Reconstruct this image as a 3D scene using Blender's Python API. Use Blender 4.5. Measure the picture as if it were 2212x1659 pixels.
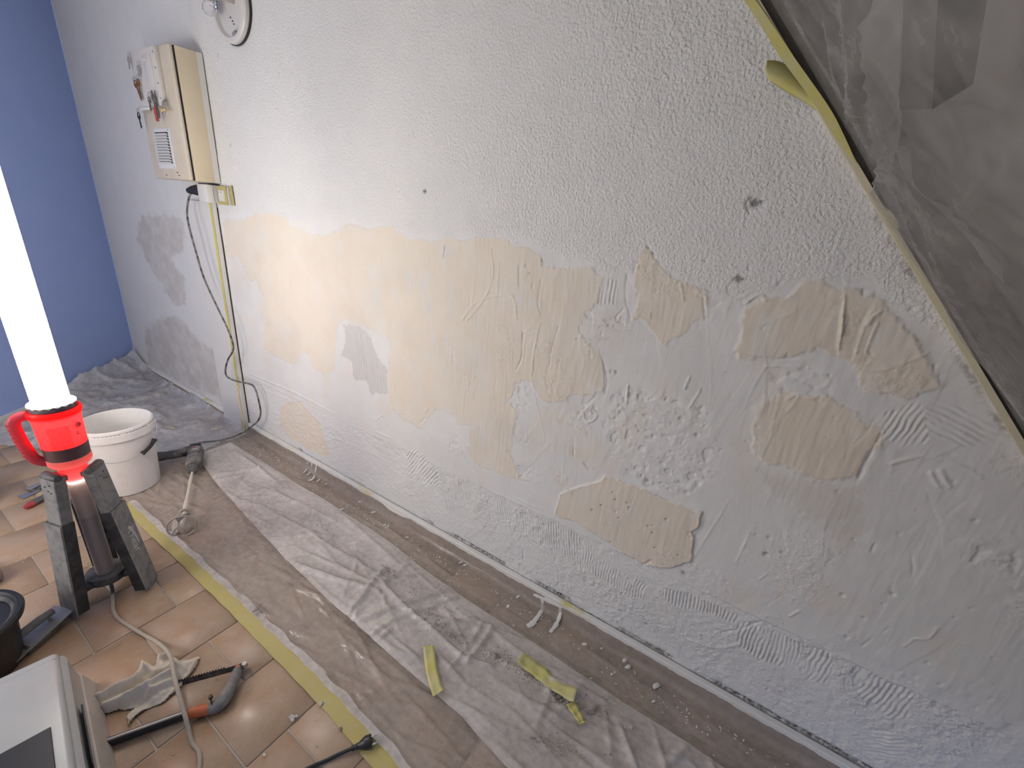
import bpy, bmesh, math, random
import numpy as np
from mathutils import Vector, Matrix, Euler
random.seed(7)
S = bpy.context.scene
for o in list(bpy.data.objects): bpy.data.objects.remove(o)
C = S.collection

# ------------------------------------------------------------------ camera, world, light, exposure
CH, CD = 1.53, 1.31                       # eye height, distance from the long wall (wall plane is y = 0)
RM = np.array([[0.83332717, 0.54647384, 0.08325969],
               [0.26203556, -0.25789542, -0.92996092],
               [-0.48672702, 0.7967787, -0.35810684]])
FPX = 937.19
cam = bpy.data.cameras.new('camera'); cam_o = bpy.data.objects.new('camera', cam); C.objects.link(cam_o)
cam.sensor_width = 36.0; cam.lens = FPX / 2212 * 36.0; cam.clip_start = 0.02
M = Matrix.Identity(4)
for i in range(3):
    M[i][0] = RM[0][i]; M[i][1] = -RM[1][i]; M[i][2] = -RM[2][i]
M[0][3], M[1][3], M[2][3] = 0.0, -CD, CH
cam_o.matrix_world = M
S.camera = cam_o

w = bpy.data.worlds.new('world'); S.world = w; w.use_nodes = True
w.node_tree.nodes['Background'].inputs[0].default_value = (0.50, 0.64, 1.0, 1)
w.node_tree.nodes['Background'].inputs[1].default_value = 0.30

# daylight from the doorway of the room behind the photographer, to the right
dl = bpy.data.lights.new('doorway_daylight', 'AREA'); dl.shape = 'RECTANGLE'; dl.size = 0.9; dl.size_y = 2.0
dl.energy = 20; dl.color = (0.40, 0.56, 1.0)
dlo = bpy.data.objects.new('doorway_daylight', dl); C.objects.link(dlo)
dlo.location = (2.35, -1.9, 1.05)
dlo.rotation_euler = (Vector((0.9, 0, 0.4)) - Vector((2.3, -2.2, 1.0))).to_track_quat('-Z', 'Y').to_euler()
TUBE_EMIT = 32.0
# added fill light, out of view, brightening the right half of the wall
ht = bpy.data.lights.new('added_fill_light', 'POINT'); ht.energy = 40; ht.color = (1.0, .95, .87); ht.shadow_soft_size = .30
hto = bpy.data.objects.new('added_fill_light', ht); C.objects.link(hto); hto.location = (-2.25, -2.35, 1.05)

S.view_settings.view_transform = 'Standard'; S.view_settings.look = 'None'
S.view_settings.exposure = 0.0; S.view_settings.gamma = 1.0
S.view_settings.use_curve_mapping = False

S.cycles.max_bounces = 6; S.cycles.diffuse_bounces = 3; S.cycles.glossy_bounces = 2; S.cycles.transmission_bounces = 4; S.cycles.transparent_max_bounces = 8
S.cycles.caustics_reflective = False; S.cycles.caustics_refractive = False; S.cycles.adaptive_threshold = .10

# ------------------------------------------------------------------ measuring: photo position -> place on the real floor / wall
CC = np.array([1106.0, 829.5])
def ray(px, py): return RM.T @ np.array([px - CC[0], py - CC[1], FPX])
def fl(px, py, z=0.0):
    d = ray(px, py); t = (z - CH) / d[2]
    return Vector((d[0] * t, d[1] * t - CD, z))
def wl(px, py, y=0.0):
    d = ray(px, py); t = (y + CD) / d[1]
    return Vector((d[0] * t, y, d[2] * t + CH))

# ------------------------------------------------------------------ noise
def _h(i, j, s):
    i = i.astype(np.int64); j = j.astype(np.int64)
    n = (i * 374761393 + j * 668265263 + s * 2147483647) & 0xFFFFFFFF
    n = ((n ^ (n >> 13)) * 1274126177) & 0xFFFFFFFF
    return ((n ^ (n >> 16)) & 0xFFFF) / 32767.5 - 1.0
def vn(x, y, s=0):
    xi = np.floor(x); yi = np.floor(y); fx = x - xi; fy = y - yi
    fx = fx * fx * (3 - 2 * fx); fy = fy * fy * (3 - 2 * fy)
    return (_h(xi, yi, s) * (1 - fx) + _h(xi + 1, yi, s) * fx) * (1 - fy) + (_h(xi, yi + 1, s) * (1 - fx) + _h(xi + 1, yi + 1, s) * fx) * fy
def fbm(x, y, f, o=3, s=0):
    r = 0; a = 1.0; t = 0
    for k in range(o):
        r = r + a * vn(x * f + 13.7 * k, y * f - 7.1 * k, s + k); t += a; a *= .5; f *= 2.03
    return r / t
def sst(a, b, x):
    t = np.clip((x - a) / (b - a), 0, 1); return t * t * (3 - 2 * t)

# ------------------------------------------------------------------ mesh helpers
def finish(o, name, label=None, cat=None, group=None, kind=None):
    if label: o['label'] = label
    if cat: o['category'] = cat
    if group: o['group'] = group
    if kind: o['kind'] = kind
    return o
def thing(name, label, cat, loc=(0, 0, 0), rot=(0, 0, 0), group=None):
    o = bpy.data.objects.new(name, None); C.objects.link(o)
    o.location = loc; o.rotation_euler = rot; o.empty_display_size = .05
    return finish(o, name, label, cat, group)
def mesh_obj(name, me, mat, parent=None, loc=None):
    o = bpy.data.objects.new(name, me); C.objects.link(o)
    if mat: me.materials.append(mat)
    if parent: o.parent = parent
    if loc is not None: o.location = loc
    return o
class MB:
    def __init__(s): s.b = bmesh.new()
    def _add(s, verts, faces, mx=None):
        vs = [s.b.verts.new(mx @ Vector(v) if mx else Vector(v)) for v in verts]
        for f in faces:
            try: s.b.faces.new([vs[i] for i in f])
            except ValueError: pass
        return vs
    def box(s, c, size, bevel=0, mx=None, seg=2, taper=1.0):
        sx, sy, sz = [q / 2 for q in size]; b = bmesh.new()
        for z in (-1, 1):
            t = taper if z < 0 else 1
            for y in (-1, 1):
                for x in (-1, 1): b.verts.new((x * sx * t, y * sy * t, z * sz))
        b.verts.ensure_lookup_table(); v = b.verts
        for f in ((0, 2, 3, 1), (4, 5, 7, 6), (0, 1, 5, 4), (2, 6, 7, 3), (0, 4, 6, 2), (1, 3, 7, 5)): b.faces.new([v[i] for i in f])
        if bevel: bmesh.ops.bevel(b, geom=list(b.edges), offset=bevel, segments=seg, affect='EDGES', profile=.5)
        b.verts.index_update()
        T = Matrix.Translation(c); T = mx @ T if mx else T
        s._add([v.co.copy() for v in b.verts], [[q.index for q in f.verts] for f in b.faces], T); b.free(); return s
    def tube(s, pts, r, n=10, cap=True, sx=1.0, mx=None):
        pts = [Vector(p) for p in pts]; k = len(pts)
        rs = r if isinstance(r, (list, tuple)) else [r] * k
        up = None; verts = []; faces = []
        for i, p in enumerate(pts):
            t = (pts[min(i + 1, k - 1)] - pts[max(i - 1, 0)]).normalized()
            if up is None:
                up = Vector((0, 0, 1)) if abs(t.z) < .9 else Vector((1, 0, 0))
            a = t.cross(up).normalized(); up = a.cross(t).normalized()
            for j in range(n):
                q = 2 * math.pi * j / n
                verts.append(p + a * (math.cos(q) * rs[i] * sx) + up * (math.sin(q) * rs[i]))
        for i in range(k - 1):
            for j in range(n):
                faces.append((i * n + j, i * n + (j + 1) % n, (i + 1) * n + (j + 1) % n, (i + 1) * n + j))
        if cap: faces.append(tuple(reversed(range(n)))); faces.append(tuple((k - 1) * n + j for j in range(n)))
        s._add(verts, faces, mx); return s
    def lathe(s, prof, n=32, mx=None, a0=0, a1=2 * math.pi, close=True, wob=None):
        full = abs(a1 - a0 - 2 * math.pi) < 1e-6; m = n if full else n + 1
        verts = []; faces = []
        for (r, z) in prof:
            for j in range(m):
                q = a0 + (a1 - a0) * j / n
                verts.append((r * math.cos(q), r * math.sin(q), z))
        for i in range(len(prof) - 1):
            for j in range(n if full else n):
                j2 = (j + 1) % m if full else j + 1
                faces.append((i * m + j, i * m + j2, (i + 1) * m + j2, (i + 1) * m + j))
        if close and full:
            if prof[0][0] > 1e-5: faces.append(tuple(reversed(range(m))))
            if prof[-1][0] > 1e-5: faces.append(tuple((len(prof) - 1) * m + j for j in range(m)))
        s._add(verts, faces, mx); return s
    def prism(s, poly, z0, z1, mx=None):
        n = len(poly); v = [(p[0], p[1], z0) for p in poly] + [(p[0], p[1], z1) for p in poly]
        f = [tuple(reversed(range(n))), tuple(range(n, 2 * n))] + [(i, (i + 1) % n, n + (i + 1) % n, n + i) for i in range(n)]
        s._add(v, f, mx); return s
    def ribbon(s, a, b, th=None):           # two point lists -> strip; th = extrusion vector for thickness
        n = len(a); vs = [Vector(p) for p in a] + [Vector(p) for p in b]
        fs = [(i, i + 1, n + i + 1, n + i) for i in range(n - 1)]
        if th is not None:
            th = Vector(th); vs += [v + th for v in vs[:2 * n]]
            m = 2 * n
            fs += [tuple(reversed([q + m for q in f])) for f in fs]
            fs += [(i + 1, i, m + i, m + i + 1) for i in range(n - 1)] + [(n + i, n + i + 1, m + n + i + 1, m + n + i) for i in range(n - 1)]
            fs += [(0, n, m + n, m), (2 * n - 1, n - 1, m + n - 1, m + 2 * n - 1)]
        s._add(vs, fs); return s
    def build(s, name, mat, parent=None, loc=None, sharp=35, smooth=True, origin=None):
        bm = s.b; bmesh.ops.remove_doubles(bm, verts=bm.verts, dist=1e-6)
        bmesh.ops.recalc_face_normals(bm, faces=bm.faces)
        if origin is not None: bmesh.ops.translate(bm, verts=bm.verts, vec=-Vector(origin)); loc = origin
        for f in bm.faces: f.smooth = smooth
        a = math.radians(sharp)
        for e in bm.edges:
            if len(e.link_faces) == 2 and e.calc_face_angle(0) > a: e.smooth = False
        me = bpy.data.meshes.new(name); bm.to_mesh(me); bm.free()
        return mesh_obj(name, me, mat, parent, loc)
def np_mesh(name, V, F, attr=None):
    me = bpy.data.meshes.new(name)
    V = np.ascontiguousarray(V, dtype=np.float32); F = np.ascontiguousarray(F, dtype=np.int32)
    me.vertices.add(len(V)); me.vertices.foreach_set('co', V.ravel())
    k = F.shape[1]
    me.loops.add(F.size); me.loops.foreach_set('vertex_index', F.ravel())
    me.polygons.add(len(F)); me.polygons.foreach_set('loop_start', np.arange(0, F.size, k, dtype=np.int32))
    me.polygons.foreach_set('use_smooth', np.ones(len(F), dtype=bool))
    if attr is not None:
        at = me.attributes.new('masks', 'FLOAT_COLOR', 'POINT')
        at.data.foreach_set('color', np.ascontiguousarray(attr, dtype=np.float32).ravel())
    me.update(calc_edges=True); me.validate()
    return me
def grid_faces(nx, ny):                      # index = i*ny + j
    i, j = np.meshgrid(np.arange(nx - 1), np.arange(ny - 1), indexing='ij')
    a = i * ny + j
    return np.stack([a, a + ny, a + ny + 1, a + 1], -1).reshape(-1, 4)
def smooth_path(pts, n=8):                   # Catmull-Rom
    P = [Vector(p) for p in pts]; out = []
    for i in range(len(P) - 1):
        p0 = P[max(i - 1, 0)]; p1 = P[i]; p2 = P[i + 1]; p3 = P[min(i + 2, len(P) - 1)]
        for k in range(n):
            t = k / n
            out.append(.5 * ((2 * p1) + (p2 - p0) * t + (2 * p0 - 5 * p1 + 4 * p2 - p3) * t * t + (3 * p1 - p0 - 3 * p2 + p3) * t ** 3))
    out.append(P[-1]); return out

# ------------------------------------------------------------------ materials
class NT:
    def __init__(s, name):
        s.m = bpy.data.materials.new(name); s.m.use_nodes = True; s.t = s.m.node_tree
        s.p = s.t.nodes['Principled BSDF']; s.o = s.t.nodes['Material Output']
    def n(s, typ, **kw):
        x = s.t.nodes.new(typ)
        for k, v in kw.items():
            if k in x.inputs: x.inputs[k].default_value = v
            else: setattr(x, k, v)
        return x
    def l(s, a, b): s.t.links.new(a, b)
    def noise(s, scale, detail=4, rough=.55, coord='Object', vec=None, mp=None):
        tc = s.n('ShaderNodeTexCoord'); src = tc.outputs[coord]
        if mp is not None:
            m = s.n('ShaderNodeMapping'); m.inputs['Scale'].default_value = mp; s.l(src, m.inputs[0]); src = m.outputs[0]
        x = s.n('ShaderNodeTexNoise', Scale=scale, Detail=detail, Roughness=rough); s.l(src, x.inputs['Vector']); return x.outputs[0]
    def ramp(s, fac, stops):
        r = s.n('ShaderNodeValToRGB'); e = r.color_ramp.elements
        while len(e) > 1: e.remove(e[-1])
        e[0].position = stops[0][0]; e[0].color = (*stops[0][1], 1)
        for p, c in stops[1:]:
            q = e.new(p); q.color = (*c, 1)
        s.l(fac, r.inputs[0]); return r.outputs[0]
    def mix(s, fac, a, b, blend='MIX'):
        m = s.n('ShaderNodeMix', data_type='RGBA', blend_type=blend)
        for inp, v in ((m.inputs[0], fac), (m.inputs[6], a), (m.inputs[7], b)):
            if isinstance(v, (int, float)): inp.default_value = v
            elif isinstance(v, tuple): inp.default_value = (*v, 1)
            else: s.l(v, inp)
        return m.outputs[2]
    def math(s, op, a, b=None, clamp=False):
        m = s.n('ShaderNodeMath', operation=op); m.use_clamp = clamp
        for i, v in ((0, a), (1, b)):
            if v is None: continue
            if isinstance(v, (int, float)): m.inputs[i].default_value = v
            else: s.l(v, m.inputs[i])
        return m.outputs[0]
    def bump(s, h, strength=.5, dist=.002, normal=None):
        b = s.n('ShaderNodeBump', Distance=dist)
        if isinstance(strength, (int, float)): b.inputs['Strength'].default_value = strength
        else: s.l(strength, b.inputs['Strength'])
        s.l(h, b.inputs['Height'])
        if normal: s.l(normal, b.inputs['Normal'])
        return b.outputs[0]
    def setp(s, **kw):
        for k, v in kw.items():
            k = k.replace('_', ' ')
            if isinstance(v, (int, float)): s.p.inputs[k].default_value = v
            elif isinstance(v, tuple): s.p.inputs[k].default_value = (*v, 1) if len(v) == 3 else v
            else: s.l(v, s.p.inputs[k])
        return s
def plain(name, col, rough=.5, dust=0.0, dcol=(.5, .47, .44), metal=0.0, scale=60, bump=0.0, var=.12, spec=.5):
    t = NT(name)
    n = t.noise(scale, 3, .6)
    c = t.mix(t.math('MULTIPLY', n, var * 2), tuple(col), tuple(min(1, q * 1.35 + .01) for q in col))
    if dust:
        d = t.noise(scale * .35, 4, .65)
        f = t.math('MULTIPLY', t.ramp(d, [(.5 - dust * .35, (0, 0, 0)), (.75 - dust * .25, (1, 1, 1))]), min(1, dust * 1.3))
        c = t.mix(f, c, tuple(dcol))
    t.setp(Base_Color=c, Roughness=rough, Metallic=metal, Specular_IOR_Level=spec)
    if bump: t.setp(Normal=t.bump(n, bump, .001))
    return t.m

def m_plaster():
    t = NT('plaster_wall')
    at = t.n('ShaderNodeAttribute', attribute_name='masks'); sp = t.n('ShaderNodeSeparateColor'); t.l(at.outputs['Color'], sp.inputs[0])
    beige, tex, grey = sp.outputs[0], sp.outputs[1], sp.outputs[2]; dirt = at.outputs['Alpha']  # dirt mask also holds the shade painted along the stair slope
    n1 = t.noise(9, 3, .6); n2 = t.noise(70, 2, .6)
    white = t.mix(n1, (.70, .70, .70), (.78, .775, .765))
    bg = t.mix(n1, (.72, .625, .51), (.80, .715, .60))
    bg = t.mix(t.math('MULTIPLY', n2, .25), bg, (.80, .73, .63))
    c = t.mix(beige, white, bg)
    c = t.mix(grey, c, (.46, .43, .41))
    c = t.mix(t.math('MULTIPLY', dirt, t.ramp(n2, [(.35, (0, 0, 0)), (.6, (1, 1, 1))])), c, (.09, .07, .05))
    peel = t.math('MULTIPLY', t.noise(118, 1.5, .55), t.math('MULTIPLY', tex, .0066))
    fine = t.math('MULTIPLY', t.noise(60, 3, .65, mp=(1, 1, .3)), .0011)
    b2 = t.bump(t.math('ADD', peel, fine), 1.0, 1.0)
    t.setp(Base_Color=c, Roughness=.85, Specular_IOR_Level=.25, Normal=b2)
    return t.m
def m_blue():
    t = NT('blue_wall_paint')
    n = t.noise(5, 5, .6)
    t.setp(Base_Color=t.mix(n, (.31, .41, .78), (.37, .48, .85)), Roughness=.75, Normal=t.bump(t.noise(160, 3), .25, .001))
    return t.m
def m_tile():
    t = NT('terracotta_tile')
    oi = t.n('ShaderNodeObjectInfo')
    tc = t.n('ShaderNodeTexCoord'); ad = t.n('ShaderNodeVectorMath', operation='ADD'); mu = t.n('ShaderNodeMath', operation='MULTIPLY'); mu.inputs[1].default_value = 37.0
    t.l(oi.outputs['Random'], mu.inputs[0]); t.l(tc.outputs['Object'], ad.inputs[0]); t.l(mu.outputs[0], ad.inputs[1])
    def nz(s, d, r):
        x = t.n('ShaderNodeTexNoise', Scale=s, Detail=d, Roughness=r); t.l(ad.outputs[0], x.inputs['Vector']); return x.outputs[0]
    c = t.mix(nz(7, 4, .6), (.38, .255, .165), (.47, .335, .23))
    c = t.mix(t.math('MULTIPLY', oi.outputs['Random'], .35), c, (.33, .205, .125))
    dust = t.ramp(nz(11, 7, .7), [(.42, (0, 0, 0)), (.75, (1, 1, 1))])
    c = t.mix(t.math('MULTIPLY', dust, .45), c, (.52, .45, .39))
    sp = t.ramp(nz(260, 2, .5), [(.70, (0, 0, 0)), (.76, (1, 1, 1))])
    c = t.mix(t.math('MULTIPLY', sp, .7), c, (.70, .66, .60))
    rr = t.math('ADD', t.math('MULTIPLY', dust, .25), .30)
    t.setp(Base_Color=c, Roughness=rr, Normal=t.bump(nz(25, 5, .6), .18, .002), Specular_IOR_Level=.5)
    return t.m
def m_film(name, lo, hi, col=(.80, .77, .75), rough=.25, scale=6, crease=.6, mp=(1, 1, 1), speck=0.0, cs=22, cdist=.008):
    t = NT(name)
    n = t.noise(scale, 4, .68, mp=mp); n2 = t.noise(scale * 9, 2, .6)
    f = t.ramp(t.math('ADD', t.math('MULTIPLY', n, .75), t.math('MULTIPLY', n2, .25)), [(.36, (lo,) * 3), (.66, (hi,) * 3)])
    base = t.mix(n2, tuple(q * .92 for q in col), col)
    r1 = t.math('ABSOLUTE', t.math('SUBTRACT', t.noise(cs, 3, .6, mp=mp), .5))
    r2 = t.math('ABSOLUTE', t.math('SUBTRACT', t.noise(cs * .36, 2, .55, mp=mp), .5))
    h = t.math('ADD', t.math('MULTIPLY', r1, -1.0), t.math('MULTIPLY', r2, -1.6))
    t.setp(Base_Color=base, Roughness=rough, Specular_IOR_Level=.5, Normal=t.bump(h, crease, cdist))
    tr = t.n('ShaderNodeBsdfTransparent'); mx = t.n('ShaderNodeMixShader')
    t.l(f, mx.inputs[0]); t.l(tr.outputs[0], mx.inputs[1]); t.l(t.p.outputs[0], mx.inputs[2]); t.l(mx.outputs[0], t.o.inputs[0])
    return t.m
def m_tape():
    t = NT('yellow_masking_tape')
    n = t.noise(14, 5, .6)
    c = t.mix(n, (.43, .36, .12), (.53, .455, .17))
    d = t.ramp(t.noise(55, 5, .65), [(.48, (0, 0, 0)), (.70, (1, 1, 1))])
    c = t.mix(t.math('MULTIPLY', d, .6), c, (.46, .39, .26))
    t.setp(Base_Color=c, Roughness=.6, Normal=t.bump(t.noise(240, 3), .3, .0006))
    return t.m
def m_smeared_tape():
    t = NT('plaster_smeared_tape')
    n = t.noise(3.2, 4, .6, mp=(1, 1, 6)); n2 = t.noise(40, 4)
    f = t.ramp(t.math('ADD', t.math('MULTIPLY', n, .8), t.math('MULTIPLY', n2, .2)), [(.57, (0, 0, 0)), (.63, (1, 1, 1))])
    c = t.mix(f, (.74, .73, .71), t.mix(n2, (.60, .52, .20), (.66, .60, .30)))
    t.setp(Base_Color=c, Roughness=.7, Normal=t.bump(n2, .5, .002)); return t.m
def m_emit(name, col, s):
    t = NT(name); e = t.n('ShaderNodeEmission', Strength=s); e.inputs[0].default_value = (*col, 1); t.l(e.outputs[0], t.o.inputs[0]); return t.m
def m_translucent(name, col, a=.5, rough=.35):
    t = NT(name); t.setp(Base_Color=col, Roughness=rough)
    tl = t.n('ShaderNodeBsdfTranslucent'); tl.inputs[0].default_value = (*col, 1); mx = t.n('ShaderNodeMixShader'); mx.inputs[0].default_value = a
    t.l(t.p.outputs[0], mx.inputs[1]); t.l(tl.outputs[0], mx.inputs[2]); t.l(mx.outputs[0], t.o.inputs[0]); return t.m
def m_glass(name):
    t = NT(name); t.setp(Base_Color=(1, 1, 1), Roughness=.03, Transmission_Weight=1.0, IOR=1.45); return t.m

PLASTER = m_plaster(); BLUE = m_blue(); TILE = m_tile(); TAPE = m_tape(); SMEAR = m_smeared_tape()
GROUT = plain('tile_grout', (.54, .46, .38), .9, .5, scale=30, bump=.4)
SKIRT = plain('brown_skirting_tile', (.30, .19, .125), .5, .35, scale=20)
WHITE_PL = plain('white_plaster', (.74, .73, .71), .85, scale=90, bump=.5)
BLACK_PL = plain('black_plastic', (.018, .018, .020), .38, .0)
DUSTY_BLACK = plain('dusty_black_plastic', (.035, .036, .040), .5, .42, dcol=(.26, .25, .24), scale=70)
GREY_DUST = plain('dust_coated_grey_plastic', (.11, .11, .115), .65, .75, dcol=(.25, .245, .24), scale=80)
WHITE_PLASTIC = plain('white_bucket_plastic', (.80, .775, .765), .38, .12, dcol=(.55, .5, .47), scale=40)
CREAM = plain('cream_enamel', (.70, .60, .44), .45, .08, dcol=(.5, .42, .3), scale=18)
CREAM_DIRTY = plain('grubby_cream_enamel', (.62, .55, .45), .5, .25, dcol=(.46, .40, .33), scale=16)
WHITE_PAINT = plain('white_duct_paint', (.70, .69, .67), .5, .1, scale=14)
STEEL = plain('worn_steel', (.55, .54, .52), .35, .15, metal=.9, scale=120)
RUST = plain('rusty_metal', (.20, .075, .035), .7, .2, dcol=(.3, .2, .13), metal=.3, scale=150)
ORANGE = plain('orange_plastic', (.50, .13, .045), .5, .2, dcol=(.5, .3, .2))
RED_PL = plain('red_grip_plastic', (.38, .03, .04), .45, .2, dcol=(.4, .25, .22))
RED_GLOW = m_translucent('translucent_red_plastic', (.95, .03, .035), .72)
RED_SOLID = plain('red_lamp_plastic', (.62, .035, .05), .4, .1, dcol=(.6, .3, .3))
CORD_BEIGE = plain('dusty_beige_cord', (.40, .35, .29), .7, .4, dcol=(.52, .47, .41), scale=90)
CORD_BLACK = plain('black_rubber_cord', (.02, .02, .022), .5, .38, dcol=(.55, .53, .50), scale=110)
CLOTH = plain('dusty_cloth', (.70, .63, .53), .9, .35, dcol=(.60, .56, .50), scale=50, bump=.6)
CRUMB_M = plain('grey_plaster_crumb', (.50, .47, .43), .9, .2, scale=200, bump=.6)
DARK_CRUMB = plain('dark_dust_crumb', (.25, .215, .18), .9, .2, scale=200)
WOOD_DK = plain('dark_stained_wood', (.030, .024, .020), .6, .1, scale=25)
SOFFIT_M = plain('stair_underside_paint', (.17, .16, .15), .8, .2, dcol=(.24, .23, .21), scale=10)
GREY_MET = plain('grey_dusty_metal', (.30, .30, .31), .45, .4, dcol=(.45, .43, .41), metal=.4, scale=60)
FILM_CLEAR = m_film('clear_plastic_film', .36, .72, (.56, .49, .44), .18, 4.5, 1.0, (.35, 1, 1), .55, cs=16)
FILM_WHITE = m_film('dusty_double_film', .48, .90, (.76, .71, .685), .24, 5.0, 1.0, (.5, 1, 1), .5, cs=13)
FILM_FAR = m_film('crumpled_far_film', .46, .86, (.68, .675, .70), .28, 5, 1.0, cs=9, cdist=.02)
FILM_STAIR = m_film('hanging_plastic_film', .18, .50, (.42, .41, .40), .42, 7, .55, (1, 1, 1), .25, cs=9)

# ================================================================== THE SETTING
# ---- long wall: one height field, faces of each filler patch split off as a part
X0, X1, ZT = -4.72, 1.05, 2.80
def spaced(segs):
    out = [segs[0][0]]
    for a, b, d in segs:
        n = max(1, int(round((b - a) / d))); out += list(a + (b - a) * (np.arange(n) + 1) / n)
    return np.array(out)
xs = spaced([(X0, -3.15, .012), (-3.15, -2.0, .0055), (-2.0, -1.2, .0035), (-1.2, .85, .0026), (.85, X1, .02)])
zs = spaced([(0, .06, .01), (.06, 1.66, .003), (1.66, 2.1, .008), (2.1, ZT, .02)])
XX, ZZ = np.meshgrid(xs, zs, indexing='ij')
Hh = np.zeros_like(XX); beige = np.zeros_like(XX); grey = np.zeros_like(XX); dirt = np.zeros_like(XX)
wx = XX + .010 * fbm(XX, ZZ, 14, 3, 11) + .004 * fbm(XX, ZZ, 90, 2, 21)
wz = ZZ + .010 * fbm(XX, ZZ, 14, 3, 31) + .004 * fbm(XX, ZZ, 90, 2, 41)
def wp(px): return np.array([[*(lambda v: (v.x, v.z))(wl(x, y))] for x, y in px])
def bbox_sel(P, m):
    i0, i1 = np.searchsorted(xs, [P[:, 0].min() - m, P[:, 0].max() + m]); j0, j1 = np.searchsorted(zs, [P[:, 1].min() - m, P[:, 1].max() + m])
    return slice(i0, i1), slice(j0, j1)
def poly_sd(P, x, z):
    d = np.full(x.shape, 1e9); ins = np.zeros(x.shape, bool)
    for k in range(len(P)):
        a = P[k]; b = P[(k + 1) % len(P)]; e = b - a
        t = np.clip(((x - a[0]) * e[0] + (z - a[1]) * e[1]) / max(e @ e, 1e-12), 0, 1)
        d = np.minimum(d, (x - a[0] - t * e[0]) ** 2 + (z - a[1] - t * e[1]) ** 2)
        if abs(e[1]) > 1e-9: ins ^= ((a[1] > z) != (b[1] > z)) & (x < a[0] + e[0] * (z - a[1]) / e[1])
    d = np.sqrt(d); return np.where(ins, d, -d)
def line_d(P, x, z):
    d = np.full(x.shape, 1e9); sg = np.zeros(x.shape)
    for k in range(len(P) - 1):
        a = P[k]; e = P[k + 1] - a; L2 = max(e @ e, 1e-12)
        t = np.clip(((x - a[0]) * e[0] + (z - a[1]) * e[1]) / L2, 0, 1)
        dd = np.hypot(x - a[0] - t * e[0], z - a[1] - t * e[1])
        s = np.sign((z - a[1]) * e[0] - (x - a[0]) * e[1])
        m = dd < d; sg = np.where(m, s, sg); d = np.minimum(d, dd)
    return d, sg
def sm_line(px, n=5): 
    p = smooth_path([(a, b, 0) for a, b in px], n); return [(q.x, q.y) for q in p]

# large slow unevenness of the old plaster
Hh += .0035 * fbm(XX, ZZ, 2.2, 3, 5) + .0010 * fbm(XX, ZZ, 12, 3, 6)
# boundary between the pebbly paint above and the smoothed filler zone below
bx = [(480, 470), (560, 462), (640, 488), (760, 482), (885, 512), (1000, 518), (1110, 520), (1170, 545), (1280, 580), (1360, 600), (1395, 545), (1440, 590), (1540, 640), (1650, 636), (1740, 600), (1880, 622), (1980, 690), (2080, 790)]
bp = wp(bx); zb = np.interp(XX, bp[:, 0], bp[:, 1])
tex = sst(-.012, .03, wz - zb + .02 * fbm(XX, ZZ, 22, 3, 61))
tex = np.where(XX < -2.85, .25, tex)
tex = tex * (.75 + .25 * fbm(XX, ZZ, 3, 2, 62))
# rough sandy strip at the foot of the wall
band = sst(.436, .428, wz + .004 * fbm(XX, ZZ, 3, 2, 71)) * (XX > -2.85)
rough = band * (.5 + .5 * sst(-.25, .35, fbm(XX, ZZ, 9, 3, 72)))
Hh -= .0022 * band
Hh += .0016 * np.exp(-((ZZ - .434 - .004 * fbm(XX, ZZ, 3, 2, 71)) / .004) ** 2) * (XX > -2.85) * np.clip(.4 + fbm(XX, ZZ, 25, 2, 73), 0, 1)
Hh += rough * (.0022 * fbm(XX, ZZ, 75, 3, 74) + .0016 * fbm(XX, ZZ, 28, 3, 75))
tex = np.maximum(tex, .70 * rough)

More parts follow.
